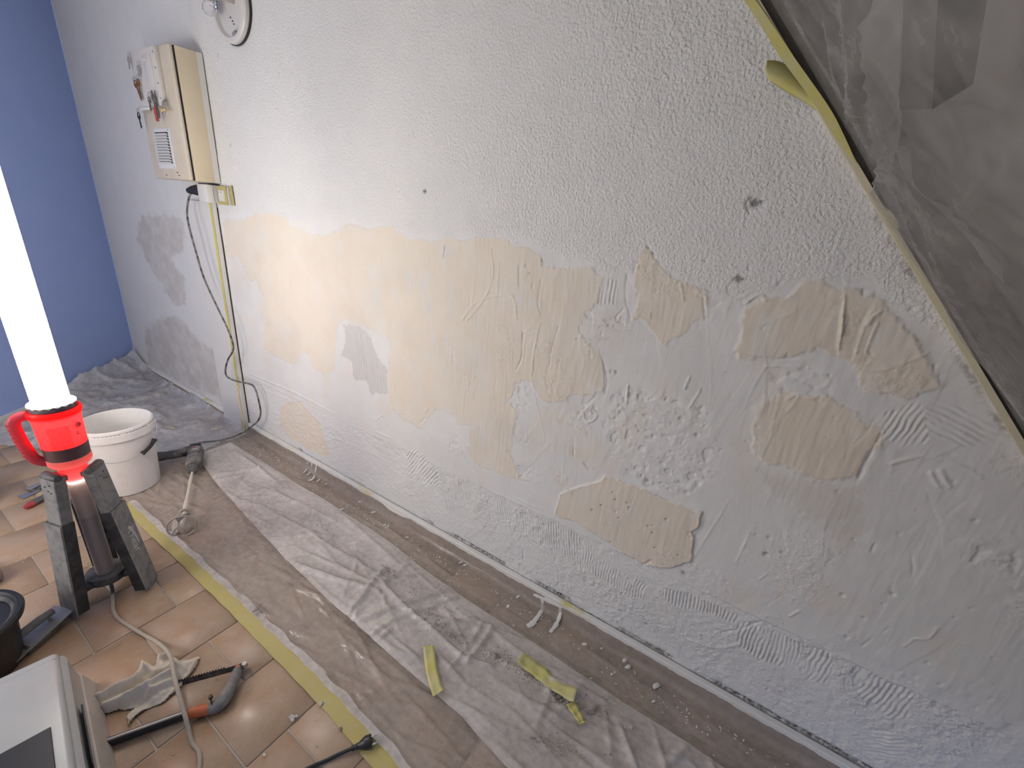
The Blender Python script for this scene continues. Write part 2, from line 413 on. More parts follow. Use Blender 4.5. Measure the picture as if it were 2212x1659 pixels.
PATCH = [  # name, px outline, edge softness, roughness of outline, height, beige, grey
 ('main', [(484,478),(530,472),(560,462),(612,465),(640,490),(672,506),(700,508),(735,492),(760,483),(800,494),(850,491),(885,516),(940,521),(960,513),(1000,521),(1040,513),(1075,513),(1105,522),(1125,536),(1170,548),(1173,575),(1210,586),(1270,577),(1300,598),(1292,650),(1270,680),(1250,712),(1262,730),(1300,765),(1306,820),(1300,850),(1240,856),(1225,867),(1185,871),(1160,858),(1140,822),(1110,825),(1108,855),(1095,866),(1105,880),(1120,890),(1110,935),(1105,980),(1122,1036),(1080,1022),(1030,1000),(1012,975),(1015,915),(990,916),(975,895),(940,880),(925,905),(905,922),(870,905),(845,880),(840,850),(838,770),(843,735),(830,725),(800,712),(770,695),(742,690),(730,700),(725,740),(722,800),(705,812),(680,795),(665,765),(655,760),(635,790),(600,770),(570,752),(568,735),(575,690),(570,650),(555,600),(540,610),(525,570),(510,552),(492,556)], .004, .006, .0014, .82, 0),
 ('peak', [(1395,530),(1415,556),(1440,585),(1470,610),(1520,630),(1528,640),(1525,680),(1500,692),(1470,722),(1440,742),(1422,735),(1392,690),(1365,690),(1378,650),(1365,592)], .004, .004, .0016, .85, .05),
 ('ledge', [(1604,700),(1612,660),(1650,641),(1700,642),(1740,606),(1770,605),(1800,622),(1870,626),(1900,645),(1945,690),(1975,720),(2010,780),(2030,835),(1960,860),(1860,842),(1840,790),(1812,776),(1760,752),(1720,771),(1600,772),(1590,755)], .006, .005, .0020, .85, .10),
 ('broad', [(1640,872),(1700,845),(1790,860),(1850,900),(1905,930),(1892,970),(1872,1000),(1857,1030),(1800,1042),(1740,1027),(1690,1012),(1650,1000),(1632,990),(1625,930)], .008, .006, .0018, .9, .06),
 ('smear', [(1640,1020),(1740,1030),(1850,1050),(1872,1120),(1862,1180),(1810,1192),(1780,1140),(1710,1085),(1650,1050)], .014, .010, .0006, .35, .30),
 ('slab', [(1212,1066),(1250,1052),(1295,1040),(1308,1028),(1345,1040),(1400,1060),(1455,1084),(1515,1105),(1508,1138),(1493,1148),(1500,1162),(1494,1212),(1450,1227),(1400,1222),(1360,1200),(1290,1155),(1240,1125),(1200,1112)], .0022, .002, .0042, .85, .05),
 ('low', [(603,885),(615,868),(645,866),(668,890),(690,912),(702,950),(714,986),(690,984),(650,962),(620,940),(605,920)], .004, .005, .0010, .9, .03),
 ('mottled', [(1168,880),(1235,886),(1275,930),(1308,965),(1312,990),(1280,1012),(1240,1000),(1200,965),(1150,975),(1135,930)], .018, .016, .0005, .55, .02),
 ('far_upper', [(300,472),(345,462),(385,466),(402,500),(395,535),(368,560),(398,600),(402,648),(384,668),(345,610),(312,560),(298,520)], .02, .02, .0008, .3, .55),  # both far patches: grey stands in for shading on beige filler
 ('far_lower', [(312,712),(350,682),(385,684),(430,732),(466,762),(476,812),(486,868),(430,845),(322,790)], .02, .015, .0008, .3, .62),
]
pid = np.zeros(XX.shape, np.int8)
for k, (nm, px, soft, rg, ht, bg, gy) in enumerate(PATCH):
    P = wp(px); I = bbox_sel(P, .06); x = XX[I]; z = ZZ[I]
    sd = poly_sd(P, x + rg * 2.2 * fbm(x, z, 22, 4, 100 + k), z + rg * 2.2 * fbm(x, z, 22, 4, 130 + k))
    m = sst(-soft, soft, sd + rg * 1.6 * fbm(x, z, 60, 4, 160 + k) - rg * 1.2 * np.clip(fbm(x * 3.0, z * .8, 40, 2, 170 + k), 0, 1))
    if soft >= .012: m = m * np.clip(.75 + .6 * fbm(x, z, 16, 4, 190 + k), 0, 1)
    thin = 1 - .22 * sst(.12, .55, fbm(x * 3.2, z * .55, 16, 4, 260 + k)) - .18 * sst(.1, .5, fbm(x, z, 9, 3, 280 + k))
    beige[I] = np.maximum(beige[I], m * bg * thin); grey[I] = np.maximum(grey[I], m * gy)
    streak = fbm(x * 5, z * .6, 22, 3, 220 + k)
    Hh[I] += m * (ht + .0006 * streak + .0006 * fbm(x, z, 8, 2, 230 + k)) + ht * .6 * np.exp(-(sd / (soft * 1.2 + .001)) ** 2) * np.clip(.3 + fbm(x, z, 18, 2, 240 + k), 0, 1)
    tex[I] *= 1 - .95 * m
    pid[I] = np.where((m > .5), k + 1, pid[I])
# thin see-through places of the main filler
I = bbox_sel(wp(PATCH[0][1]), .02)
beige[I] *= np.clip(1.02 + .42 * np.minimum(0, fbm(XX[I], ZZ[I], 7, 4, 300) - .05) - .5 * sst(.25, .5, fbm(XX[I], ZZ[I], 11, 4, 301)) * (XX[I] > -1.25), 0, 1)

SMZ = (1 - sst(-.02, .05, ZZ - zb)) * (XX > -2.85) * (ZZ > .10)
Hh += SMZ * (.00045 * fbm(XX * 1.6, ZZ, 26, 4, 310) + .00040 * np.clip(fbm(XX * 2.6, ZZ * .5, 45, 3, 311), -.2, 1))
beige = np.maximum(beige, SMZ * (ZZ > .43) * .34 * sst(.12, .5, fbm(XX * 1.4, ZZ, 6.5, 5, 312)))
beige *= 1 - .45 * sst(.22, .6, fbm(XX * 1.8, ZZ * .8, 12, 5, 313)) * (XX > -1.6)
show = SMZ * sst(.18, .48, fbm(XX, ZZ, 8, 4, 314)) * (XX > -1.6)
Hh += show * .0011 * fbm(XX, ZZ, 85, 3, 315); tex = np.maximum(tex, .35 * show)
grey = np.maximum(grey, SMZ * .12 * sst(.1, .6, fbm(XX, ZZ, 4, 4, 316)))
COMB = [  # px outline, direction (deg, 0 = upright ridges), pitch, height
 ([(742,700),(775,704),(800,730),(816,772),(838,800),(836,848),(800,852),(790,822),(765,820),(760,782),(736,770),(746,738)], 2, .020, .0020),
 ([(1303,600),(1334,604),(1328,658),(1298,655)], 6, .0125, .0032),
 ([(1908,882),(1990,876),(2010,962),(1975,965),(1905,942)], -8, .0115, .0030),
 ([(1995,880),(2080,872),(2150,920),(2180,955),(2090,962),(2010,950)], 78, .0125, .0026),
 ([(780,932),(830,955),(828,985),(782,968)], 0, .0120, .0016),
 ([(822,958),(872,982),(868,1030),(830,1000)], 4, .013, .0020),
 ([(878,972),(905,972),(948,1018),(945,1048),(915,1045),(878,1020)], -38, .0150, .0034),
 ([(950,1020),(1012,1050),(1020,1102),(975,1075)], 10, .0120, .0024),
 ([(1040,1085),(1072,1070),(1098,1072),(1095,1128),(1060,1122)], 16, .0110, .0024),
 ([(1108,1100),(1200,1128),(1255,1160),(1290,1200),(1285,1240),(1240,1220),(1170,1175),(1130,1150)], 9, .0110, .0026),
 ([(1265,1215),(1300,1212),(1395,1262),(1392,1300),(1340,1278),(1290,1250)], 2, .0105, .0026),
 ([(1410,1262),(1470,1275),(1520,1292),(1590,1325),(1600,1352),(1540,1330),(1450,1305)], 4, .0105, .0028),
 ([(1592,1340),(1640,1355),(1700,1378),(1742,1398),(1720,1425),(1690,1448),(1640,1425),(1590,1390)], 3, .0105, .0032),
 ([(1752,1402),(1800,1420),(1790,1475),(1735,1468)], -4, .0115, .0030),
 ([(1835,1430),(1880,1445),(1975,1500),(1970,1555),(1925,1560),(1880,1530),(1845,1490)], -6, .0115, .0032),
 ([(1840,1590),(1905,1575),(1950,1600),(1960,1640),(1890,1650)], -50, .0130, .0028),
 ([(535,830),(580,850),(582,905),(540,885)], 4, .030, .0012),
]
for k, (px, ang, pitch, amp) in enumerate(COMB):
    P = wp(px); I = bbox_sel(P, .03); x = XX[I]; z = ZZ[I]
    sd = poly_sd(P, x + .012 * fbm(x, z, 30, 2, 400 + k), z + .012 * fbm(x, z, 30, 2, 430 + k))
    m = sst(-.003, .005, sd); a = math.radians(ang)
    u = (x * math.cos(a) + z * math.sin(a)) + .010 * fbm(x, z, 7, 2, 460 + k) + .003 * fbm(x, z, 30, 2, 480 + k)
    u = u + .0035 * fbm(x, z, 22, 3, 520 + k); rd = np.abs(np.sin(np.pi * u / pitch)) ** 1.1
    rd = .6 + (rd - .6) * (.35 + .75 * sst(-.35, .15, fbm(x * 1.5, z, 24, 3, 540 + k)))
    Hh[I] += m * (1.35 * amp * (rd - .6) * (.75 + .5 * fbm(x, z, 14, 2, 500 + k)))
    tex[I] *= 1 - .8 * m; beige[I] *= 1 - .85 * m
    if k == 0: grey[I] = np.maximum(grey[I], .40 * m)  # first comb greyed in colour, as the lamp washes out its ridge shade

LINES = [ # px polyline, height (ridge) , width, step
 ([(1060,540),(1065,590),(1050,640),(1012,690)], .0016, .004, 0), ([(1078,570),(1075,635)], .0014, .0035, 0), ([(1120,575),(1122,618)], -.0016, .0035, 0),
 ([(1168,605),(1163,650),(1168,680)], -.0014, .0035, 0), ([(1000,690),(1025,655),(1050,645),(1100,638),(1112,655),(1116,690)], .0018, .0045, 0),
 ([(1130,720),(1128,770),(1115,800)], -.0026, .0045, .0015), ([(1165,700),(1155,760),(1148,810)], .0018, .004, 0), ([(1208,705),(1195,745),(1188,790)], -.0020, .004, .001),
 ([(1300,770),(1312,815),(1308,850)], -.0020, .0045, .0012), ([(1822,638),(1820,690),(1810,752)], .0042, .0050, .0015), ([(1880,675),(1860,720),(1848,760)], .0016, .005, .001),
 ([(1895,698),(1870,760)], .0016, .004, 0), ([(1470,615),(1478,650)], .002, .004, 0), ([(1355,590),(1350,640),(1362,690)], -.0015, .004, 0),
 ([(1528,632),(1505,625),(1530,645)], .0018, .004, 0), ([(1520,640),(1524,690)], -.002, .004, .0015), ([(1300,560),(1345,585),(1360,610)], -.0015, .004, 0),
 ([(1612,655),(1640,635),(1655,648)], .002, .004, 0), ([(1902,672),(1890,680),(1875,700)], .0022, .005, 0), ([(1700,862),(1725,855),(1700,890),(1682,880)], .0018, .005, 0),
 ([(1640,700),(1700,682),(1720,672)], .0012, .004, 0), ([(1905,938),(1885,970),(1872,1000),(1858,1032)], -.0036, .0055, .0022), ([(1480,838),(1490,812)], .003, .004, 0),
 ([(1358,832),(1353,872)], .003, .004, 0), ([(1515,838),(1490,880)], .0024, .004, 0), ([(1395,528),(1412,548)], -.003, .004, 0),
 ([(1285,858),(1272,870)], -.003, .0045, 0), ([(1100,975),(1108,990)], -.0034, .005, .002), ([(1240,950),(1240,985)], -.0022, .004, 0), ([(1262,1000),(1272,1015)], -.003, .005, 0),
 ([(1115,1075),(1145,1090),(1172,1100)], .002, .004, 0), ([(1492,1148),(1488,1152),(1493,1160)], -.004, .005, 0), ([(1388,1222),(1405,1210)], -.004, .006, 0),
 ([(930,1045),(945,1068)], -.003, .004, 0), ([(948,1055),(962,1080),(967,1105)], -.0038, .0045, 0), ([(1128,1190),(1130,1208)], -.004, .005, 0), ([(1330,1282),(1335,1300)], -.003, .004, 0),
 ([(1630,1262),(1650,1275),(1705,1330)], .0016, .004, 0), ([(1705,1330),(1725,1320)], .004, .0045, 0), ([(1640,1250),(1655,1240)], .002, .004, 0),
 ([(1560,1370),(1600,1360),(1640,1345)], -.003, .005, 0), ([(1880,1190),(1888,1175)], -.003, .005, 0), ([(1970,1190),(1972,1240)], -.002, .005, 0),
 ([(1950,1395),(1975,1380),(2005,1378),(2022,1355)], .0028, .006, 0), ([(1862,1395),(1880,1382)], -.003, .005, 0), ([(1905,1365),(1920,1355)], -.002, .005, 0),
 ([(1480,1235),(1545,1130),(1575,1080)], .0010, .004, 0), ([(1590,1215),(1620,1150)], .0010, .004, 0), ([(812,906),(830,895)], .0022, .004, 0), ([(812,932),(842,945)], .0022, .004, 0),
 ([(960,532),(956,560)], .0026, .004, 0), ([(1345,670),(1330,690),(1345,700)], -.002, .005, .001), ([(1255,700),(1310,705)], .0016, .004, 0), ([(1252,728),(1312,730)], .0016, .004, 0),
 ([(540,808),(640,850),(720,893)], .0030, .006, .001), ([(560,838),(640,872)], .0016, .005, 0), ([(700,940),(770,965),(860,1010)], .0012, .006, 0), ([(766,960),(768,1030)], -.0014, .005, 0),
 ([(905,915),(918,905)], -.003, .006, 0), ([(925,880),(918,890)], .0025, .006, 0), ([(1625,425),(1612,440),(1618,460)], -.0032, .0045, 0), ([(1590,600),(1572,625),(1590,640),(1612,630)], -.0020, .004, 0),
 ([(1300,1310),(1365,1330),(1400,1345)], -.0016, .005, 0), ([(1480,1380),(1540,1400),(1600,1395)], .0022, .005, 0), ([(1545,1450),(1560,1480)], -.003, .005, 0), ([(1690,1480),(1695,1500)], .003, .005, 0),
 ([(1250,905),(1272,880),(1290,900),(1270,912),(1258,890)], .002, .0045, 0), ([(1925,1000),(1990,985),(2060,1000),(2120,1030)], .002, .006, 0), ([(2010,1020),(2025,1050)], .003, .006, 0), ([(2030,1015),(2050,1050)], .003, .006, 0),
 ([(1590,760),(1650,775),(1720,772)], -.002, .004, 0), ([(1655,790),(1700,790),(1740,800),(1800,810)], .0018, .006, 0), ([(1860,790),(1905,800),(2005,762)], .0012, .004, 0),
]
for k, (px, amp, wd, step) in enumerate(LINES):
    P = wp(sm_line(px)); I = bbox_sel(P, .05); x = wx[I] * .25 + XX[I] * .75; z = wz[I] * .25 + ZZ[I] * .75
    if px[0][0] > 1600 and px[0][1] > 1100: amp *= .6; wd *= .62
    d, sg = line_d(P, x, z); wdt = max(wd, .0034) * .8
    Hh[I] += amp * np.exp(-(d / wdt) ** 2) * np.clip(.8 + .6 * fbm(x, z, 35, 2, 600 + k), .2, 1.2) + step * .5 * sg * np.exp(-d / .02)
# pocked zones
POCK = [([(1320,850),(1440,840),(1530,870),(1560,960),(1540,1050),(1470,1080),(1400,1060),(1330,1000),(1300,930)], .0034, 42, .18),
        ([(1256,870),(1285,868),(1295,900),(1272,910),(1255,895)], .0024, 60, -.1), ([(1120,1005),(1142,1008),(1145,1038),(1118,1035)], .0030, 60, -.2), ([(1110,830),(1140,825),(1150,860),(1135,890),(1112,880)], .0024, 50, 0),
        ([(960,950),(985,940),(1000,965),(975,980)], .0022, 55, 0), ([(1640,800),(1740,790),(1800,830),(1790,870),(1690,850)], .0026, 38, .05), ([(1260,680),(1330,660),(1350,710),(1290,730)], .0024, 45, .05),
        ([(1120,930),(1140,930),(1142,960),(1122,962)], .003, 60, 0), ([(1560,640),(1650,645),(1620,700),(1540,720),(1500,760),(1480,720)], .0022, 34, .1), ([(2060,1160),(2212,1150),(2212,1260),(2080,1230)], .0026, 40, .1), ([(1910,1440),(2080,1480),(2212,1540),(2212,1600),(2000,1520)], .0026, 30, .15)]
for k, (px, amp, fr, th) in enumerate(POCK):
    P = wp(px); I = bbox_sel(P, .05); x = XX[I]; z = ZZ[I]
    m = sst(-.02, .02, poly_sd(P, x, z))
    n = fbm(x, z, fr, 3, 700 + k)
    amp *= .72
    Hh[I] -= m * amp * sst(th, th + .28, n); Hh[I] += m * amp * .4 * sst(.05, .4, -n)
# trowel strokes over the whole filled zone
rng = np.random.default_rng(3)
for k in range(150):
    px_, py_ = rng.uniform(540, 2120), rng.uniform(500, 1560); c_ = wp([(px_, py_)])[0]
    if c_[1] > np.interp(c_[0], bp[:, 0], bp[:, 1]) - .03 or c_[1] < .10: continue
    a_ = math.radians(rng.choice((rng.normal(90, 14), rng.normal(90, 14), rng.normal(75, 25)))); L_ = rng.uniform(.02, .13) * (1 if c_[1] > .43 else .4)
    P = np.array([c_ - L_ * np.array([math.cos(a_), math.sin(a_)]), c_ + rng.normal(0, .006, 2), c_ + L_ * np.array([math.cos(a_), math.sin(a_)])])
    I = bbox_sel(P, .04); d, sg = line_d(P, wx[I] * .4 + XX[I] * .6, wz[I] * .4 + ZZ[I] * .6); am = rng.choice((-1, 1)) * rng.uniform(.00015, .00045)
    if d.size: Hh[I] += am * np.exp(-(d / .0028) ** 2) + am * .6 * sg * np.exp(-d / .03)
# scattered pin holes
def pit(px, py, r, dpt, dk=0.0):
    P = wp([(px, py)]); I = bbox_sel(P, r * 2.5); d = np.hypot(XX[I] - P[0, 0], ZZ[I] - P[0, 1])
    Hh[I] -= dpt * np.exp(-(d / r) ** 2); 
    if dk: dirt[I] = np.maximum(dirt[I], dk * np.exp(-(d / r) ** 2))
for q in [(1325,1063),(1330,1078),(1355,1085),(1300,1090),(1338,1118),(1320,1170),(1410,1150),(1415,1182),(1465,1198),(1360,1095),(1440,1120),(1400,1135),(1280,1100)]: pit(*q, .0035, .004, .5)
for q in [(1655,1198,.006,.006,.9),(1478,1240,.009,.006,.6),(1395,1350,.005,.006,.9),(918,413,.007,.006,.7),(1597,603,.008,.007,.6),(1633,438,.013,.008,.7),(1928,1283,.005,.004,0),(1570,1258,.006,.003,.3),(1820,1285,.005,.004,0),(1250,500,.003,.004,.6),(1505,940,.006,.004,.3),(1398,1040,.009,.005,.3),(1330,805,.006,.004,.4),(1690,1195,.005,.003,.2),(497,312,.008,.004,.6),(470,120,.008,.004,.6),(1693,460,.003,.003,.5)]: pit(*q)
for _ in range(130):
    pit(rng.uniform(1000, 2150), rng.uniform(560, 1560), rng.uniform(.003, .005), rng.uniform(.0012, .003))
# dark dirty gap just above the taped skirting
gap = np.exp(-((ZZ - .088) / .010) ** 2) * sst(.0, .35, fbm(XX, ZZ * .3, 6, 3, 800) + .25 * sst(-1.0, .3, XX)) * (XX > -2.3)
dirt = np.maximum(dirt, gap); Hh -= .006 * gap
# painted shade along the sloping edge (shadow gap under the stair trim)
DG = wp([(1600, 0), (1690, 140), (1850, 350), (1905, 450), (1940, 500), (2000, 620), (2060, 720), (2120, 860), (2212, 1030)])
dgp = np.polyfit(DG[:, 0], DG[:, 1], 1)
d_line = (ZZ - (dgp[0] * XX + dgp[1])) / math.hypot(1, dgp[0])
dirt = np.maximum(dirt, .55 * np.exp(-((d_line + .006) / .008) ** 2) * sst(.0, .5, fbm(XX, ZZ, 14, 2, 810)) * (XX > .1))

slow = .0035 * fbm(XX, ZZ, 2.2, 3, 5)
Hh = slow + (Hh - slow) * 1.45
V = np.stack([XX, -Hh, ZZ], -1).reshape(-1, 3)
A = np.stack([beige, np.clip(tex, 0, 1), grey, dirt], -1).reshape(-1, 4)
Fq = grid_faces(len(xs), len(zs))
keep = d_line.reshape(-1)[Fq].min(1) < .010
fid = pid.reshape(-1)[Fq[:, 0]]
def sub_mesh(name, mask):
    f = Fq[mask & keep]; u, inv = np.unique(f, return_inverse=True)
    return np_mesh(name, V[u], inv.reshape(-1, 4), A[u])
wall = mesh_obj('wall_back', sub_mesh('wall_back', fid == 0), PLASTER)
finish(wall, 'wall_back', 'long white plaster wall being patched and smoothed', 'wall', kind='structure')
for k, p in enumerate(PATCH):
    if (fid == k + 1).sum() > 20: mesh_obj('filler_patch', sub_mesh('filler_patch', fid == k + 1), PLASTER, wall)
mb = MB(); mb.box(((X0 + X1) / 2, .11, ZT / 2), (X1 - X0, .18, ZT)); mb.build('wall_core', WHITE_PL, wall)
# plugs left in the screw holes
for (px, py, r) in ((1633, 438, .0055), (1597, 603, .0042), (918, 413, .004)):
    p = wl(px, py); mb = MB()
    mb.lathe([(r * .55, -.004), (r, -.004), (r, .003), (r * .55, .003), (r * .5, -.004)], 14, Matrix.Translation((p.x, -.004, p.z)) @ Matrix.Rotation(math.pi / 2, 4, 'X'), close=False)
    mb.build('wall_plug', GREY_MET, wall)

# ---- blue wall at the far end (runs off at an angle)
pa = Vector((X0, -.005, 0)); pb = fl(0, 925); dirb = (pb - pa).normalized(); end = pa + dirb * 4.0
nb = Vector((dirb.y, -dirb.x, 0)); nb = nb if nb.x > 0 else -nb
mb = MB(); mb.ribbon([pa, end], [pa + Vector((0, 0, ZT)), end + Vector((0, 0, ZT))], -nb * .12)
bw = mb.build('wall_end', BLUE, smooth=False); finish(bw, '', 'blue painted end wall behind the work light', 'wall', kind='structure')
mb = MB(); mb.ribbon([pa + dirb * .5 + nb * .012, end + nb * .012], [pa + dirb * .5 + nb * .012 + Vector((0, 0, .07)), end + nb * .012 + Vector((0, 0, .07))], -nb * .012)
bb = mb.build('baseboard_end', WHITE_PAINT, smooth=False); finish(bb, '', 'white baseboard under the blue wall', 'baseboard', kind='structure')

# ---- floor: grout bed and single tiles laid in half bond
mb = MB(); mb.box((-1.7, -1.3, -.034), (6.6, 3.4, .06)); floor = mb.build('floor', GROUT, smooth=False)
finish(floor, '', 'terracotta tiled floor with pale joints', 'floor', kind='structure')
PT = .2483
mb = MB(); mb.box((0, 0, -.008), (PT - .0055, PT - .0055, .016), .0016, seg=1)
t0 = mb.build('tile', TILE, floor, sharp=60); tme = t0.data; first = True
for k in range(-12, 13):
    xc = -1.9445 + PT * (k + .5)
    yo = -.895 if k % 2 == 0 else -1.021
    for j in range(-8, 5):
        yc = yo + PT * (j + .5)
        if yc > .02 + PT / 2 or yc < -2.3 or xc < -4.9: continue
        if yc + PT / 2 > .02 and False: continue
        if first: o = t0; first = False
        else:
            o = t0.copy(); C.objects.link(o); o.parent = floor
        o.location = (xc, yc, random.uniform(-.0006, .0006)); o.rotation_euler = (0, 0, random.choice((0, 1, 2, 3)) * math.pi / 2)

# ---- the rest of the room, behind and above the photographer (open to daylight on the right)
ROOM_W = plain('white_room_paint', (.82, .81, .79), .9)
mb = MB(); mb.box((-1.3, -2.75, ZT / 2), (8.0, .10, ZT)); o = mb.build('wall_front', ROOM_W, smooth=False); finish(o, '', 'white wall of the room opposite the patched wall', 'wall', kind='structure')
mb = MB(); mb.box((-1.3, -1.25, ZT + .05), (8.0, 3.1, .10)); o = mb.build('ceiling_flat', ROOM_W, smooth=False); finish(o, '', 'white flat ceiling above the work area', 'ceiling', kind='structure')

# ---- skirting tiles along the wall
GX0, GX1, GD = -3.14, -2.855, .03
for (a, b, side) in ((GX1 + .005, X1, 'right'), (X0, GX0 - .003, 'left')):
    mb = MB(); mb.box(((a + b) / 2, -.008, .039), (b - a, .014, .078), .002, seg=1)
    sk = mb.build('baseboard_' + side, SKIRT, sharp=60); finish(sk, '', 'brown tile skirting ' + ('along the patched wall' if side == 'right' else 'along the far grey stretch of wall'), 'baseboard', kind='structure')

# ---- sloping underside of the stair and its edge trim
sl = dgp[0]; sang = math.atan(-sl); ux = Vector((math.cos(sang), 0, -math.sin(sang))); un = Vector((math.sin(sang), 0, math.cos(sang)))
zx = lambda x: sl * x + dgp[1]
S0 = Vector((-1.0, 0, zx(-1.0))); SL = 2.15 / math.cos(sang)
mb = MB(); o0 = S0 + un * .10
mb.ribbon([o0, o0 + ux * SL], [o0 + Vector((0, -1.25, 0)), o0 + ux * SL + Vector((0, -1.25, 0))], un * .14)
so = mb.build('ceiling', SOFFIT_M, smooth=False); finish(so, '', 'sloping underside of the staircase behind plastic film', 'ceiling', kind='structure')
WOOD_DK2 = plain('brown_grey_stringer', (.12, .105, .09), .7, .2, scale=20)
TRIM_M = plain('aged_white_trim', (.66, .60, .42), .6, .2, scale=30)
mb = MB(); g0 = Vector((0, .020, 0)); e0 = S0 + ux * SL
mb.ribbon([S0 + g0 + un * .002, e0 + g0 + un * .002], [S0 + g0 + un * .5, e0 + g0 + un * .5], (0, -.0215, 0))
o = mb.build('trim_2', WOOD_DK2, smooth=False); finish(o, '', 'dark stringer board of the stair along the wall', 'trim', kind='structure')
mb = MB(); a = S0; b = S0 + ux * SL
mb.ribbon([a + Vector((0, -.001, 0)), b + Vector((0, -.001, 0))], [a + Vector((0, -.001, 0)) + un * .012, b + Vector((0, -.001, 0)) + un * .012], (0, -.020, 0))
tr = mb.build('trim_1', TRIM_M, smooth=False); finish(tr, '', 'pale edge strip along the stair slope', 'trim', kind='structure')

# ================================================================== WORK LIGHT
LX, LY = -1.98, -1.01
def build_work_light():
    t = thing('work_light', 'lit tower work light with red collar on grey folding legs', 'work light', (LX, LY, 0), (0, 0, 0))
    n = 40
    mb = MB(); mb.lathe([(.047, .822), (.047, 1.60)], n, close=False); mb.build('diffuser_tube', m_emit('lit_white_diffuser', (1.0, .955, .88), TUBE_EMIT), t)
    mb = MB(); mb.lathe([(.049, 1.60), (.056, 1.60), (.058, 1.615), (.056, 1.65), (.03, 1.665), (0, 1.665)], n); mb.build('top_cap', DUSTY_BLACK, t)
    # scalloped clear rim and black seat ring
    mb = MB(); pr = []
    vs = []; fs = []; m = 96
    for i, (r0, z0) in enumerate(((.048, .836), (.060, .830), (.0615, .822))):
        for j in range(m):
            q = 2 * math.pi * j / m; sc = .006 * (abs(math.sin(q * 9)) ** 2) if i == 2 else 0
            vs.append((r0 * math.cos(q), r0 * math.sin(q), z0 - .004 + sc))
    for i in range(2):
        for j in range(m): fs.append((i * m + j, i * m + (j + 1) % m, (i + 1) * m + (j + 1) % m, (i + 1) * m + j))
    mb._add(vs, fs); mb.build('scalloped_rim', m_translucent('frosted_rim', (.85, .84, .78), .5), t)
    mb = MB(); mb.lathe([(.046, .826), (.0585, .824), (.0585, .795), (.046, .795)], n, close=False); mb.build('seal_ring', plain('slate_rubber', (.05, .052, .07), .5, .2), t)
    # red head
    body = MB(); body.lathe([(.050, .800), (.064, .806), (.0685, .800), (.069, .790), (.0655, .780), (.063, .774), (.0625, .766), (.0615, .760), (.0585, .668)], 56, close=False)
    body = body.build('head', RED_GLOW, t)
    # mesh grille and switch on the head, facing the photographer
    q0 = math.atan2(-CD - LY, 0 - LX)
    def at(q, r, z): return Vector((r * math.cos(q), r * math.sin(q), z))
    mb = MB()
    for i in range(15):
        for j in range(13):
            q = q0 - .55 + i * .062; z = .750 - j * .0062; r = .0585 + (z - .668) / .092 * .003 + .0004
            mb.box((0, 0, 0), (.0016, .0022, .0028), 0, Matrix.Translation(at(q, r, z)) @ Matrix.Rotation(q, 4, 'Z'))
    mb.build('grille', RED_SOLID, body)['kind'] = 'stuff'
    mb = MB(); q = q0 + .78; mb.lathe([(0, .006), (.0075, .006), (.0085, .003), (.0085, -.003)], 18, Matrix.Translation(at(q, .0605, .745)) @ Matrix.Rotation(q, 4, 'Z') @ Matrix.Rotation(math.pi / 2, 4, 'Y')); mb.build('switch', RED_SOLID, body)
    mb = MB()
    for dz in (.0, .007):
        mb.box((0, 0, 0), (.0015, .008, .003), 0, Matrix.Translation(at(q - .10, .0602, .712 + dz)) @ Matrix.Rotation(q, 4, 'Z'))
    mb.build('switch_mark', BLACK_PL, body)['kind'] = 'stuff'
    mb = MB(); mb.lathe([(.057, .670), (.0592, .668), (.0575, .622), (.055, .620)], n, close=False); mb.build('dark_band', plain('smoky_plastic', (.085, .032, .036), .45, .25, dcol=(.2, .13, .13)), t)
    mb = MB(); mb.lathe([(.0575, .622), (.0592, .616), (.0585, .600), (.052, .590), (.034, .588)], n, close=False); mb.build('lower_rim', m_translucent('pinkish_clear_plastic', (.55, .20, .19), .45), t)
    mb = MB(); mb.lathe([(.036, .592), (.0375, .570), (.037, .545), (.0345, .528)], n, close=False); mb.build('neck', RED_GLOW, t)
    # side handle
    qh = q0 - 1.62
    hp = [at(qh, .052, .790), at(qh, .080, .790), at(qh, .097, .772), at(qh, .096, .72), at(qh, .088, .665), at(qh, .078, .630), at(qh, .050, .610)]
    mb = MB(); mb.tube(smooth_path(hp, 6), .0165, 16, True, .72); h = mb.build('handle', m_translucent('pink_red_plastic', (.68, .10, .14), .45), t)
    mb = MB()
    for i in range(9): mb.box((0, 0, 0), (.006, .020, .0018), 0, Matrix.Translation(at(qh, .1125 - i * .0016, .768 - i * .0145)) @ Matrix.Rotation(qh, 4, 'Z'))
    mb.build('grip_ribs', RED_SOLID, h)['kind'] = 'stuff'
    # lit inner column, from the down-light in the neck
    mb = MB(); mb.lathe([(.0285, .531), (.034, .531), (.034, .529), (.0285, .529), (.0285, .531)], 32, close=False); mb.build('down_light', m_emit('lit_downlight', (1.0, .90, .78), 60), t)
    mb = MB(); mb.lathe([(.0, .515), (.026, .515), (.027, .500), (.0275, .37), (.0285, .366), (.0275, .362), (.0275, .345), (.0285, .341), (.0275, .337), (.0278, .30), (.0288, .296), (.0278, .292), (.0278, .275), (.0288, .271), (.0278, .267), (.028, .23), (.029, .226), (.028, .222), (.028, .206), (.029, .202), (.028, .198), (.0285, .09), (.02, .085), (0, .085)], 32)
    mb.build('column', plain('taupe_column', (.34, .28, .25), .6, .25, dcol=(.4, .35, .32), scale=40), t)
    for (z, e, c) in ((.70, .9, (1.0, .22, .18)), (.555, .35, (1.0, .25, .2))):
        li = bpy.data.lights.new('head_glow', 'POINT'); li.energy = e; li.color = c; li.shadow_soft_size = .018
        lo = bpy.data.objects.new('head_glow', li); C.objects.link(lo); lo.parent = t; lo.location = (0, 0, z)
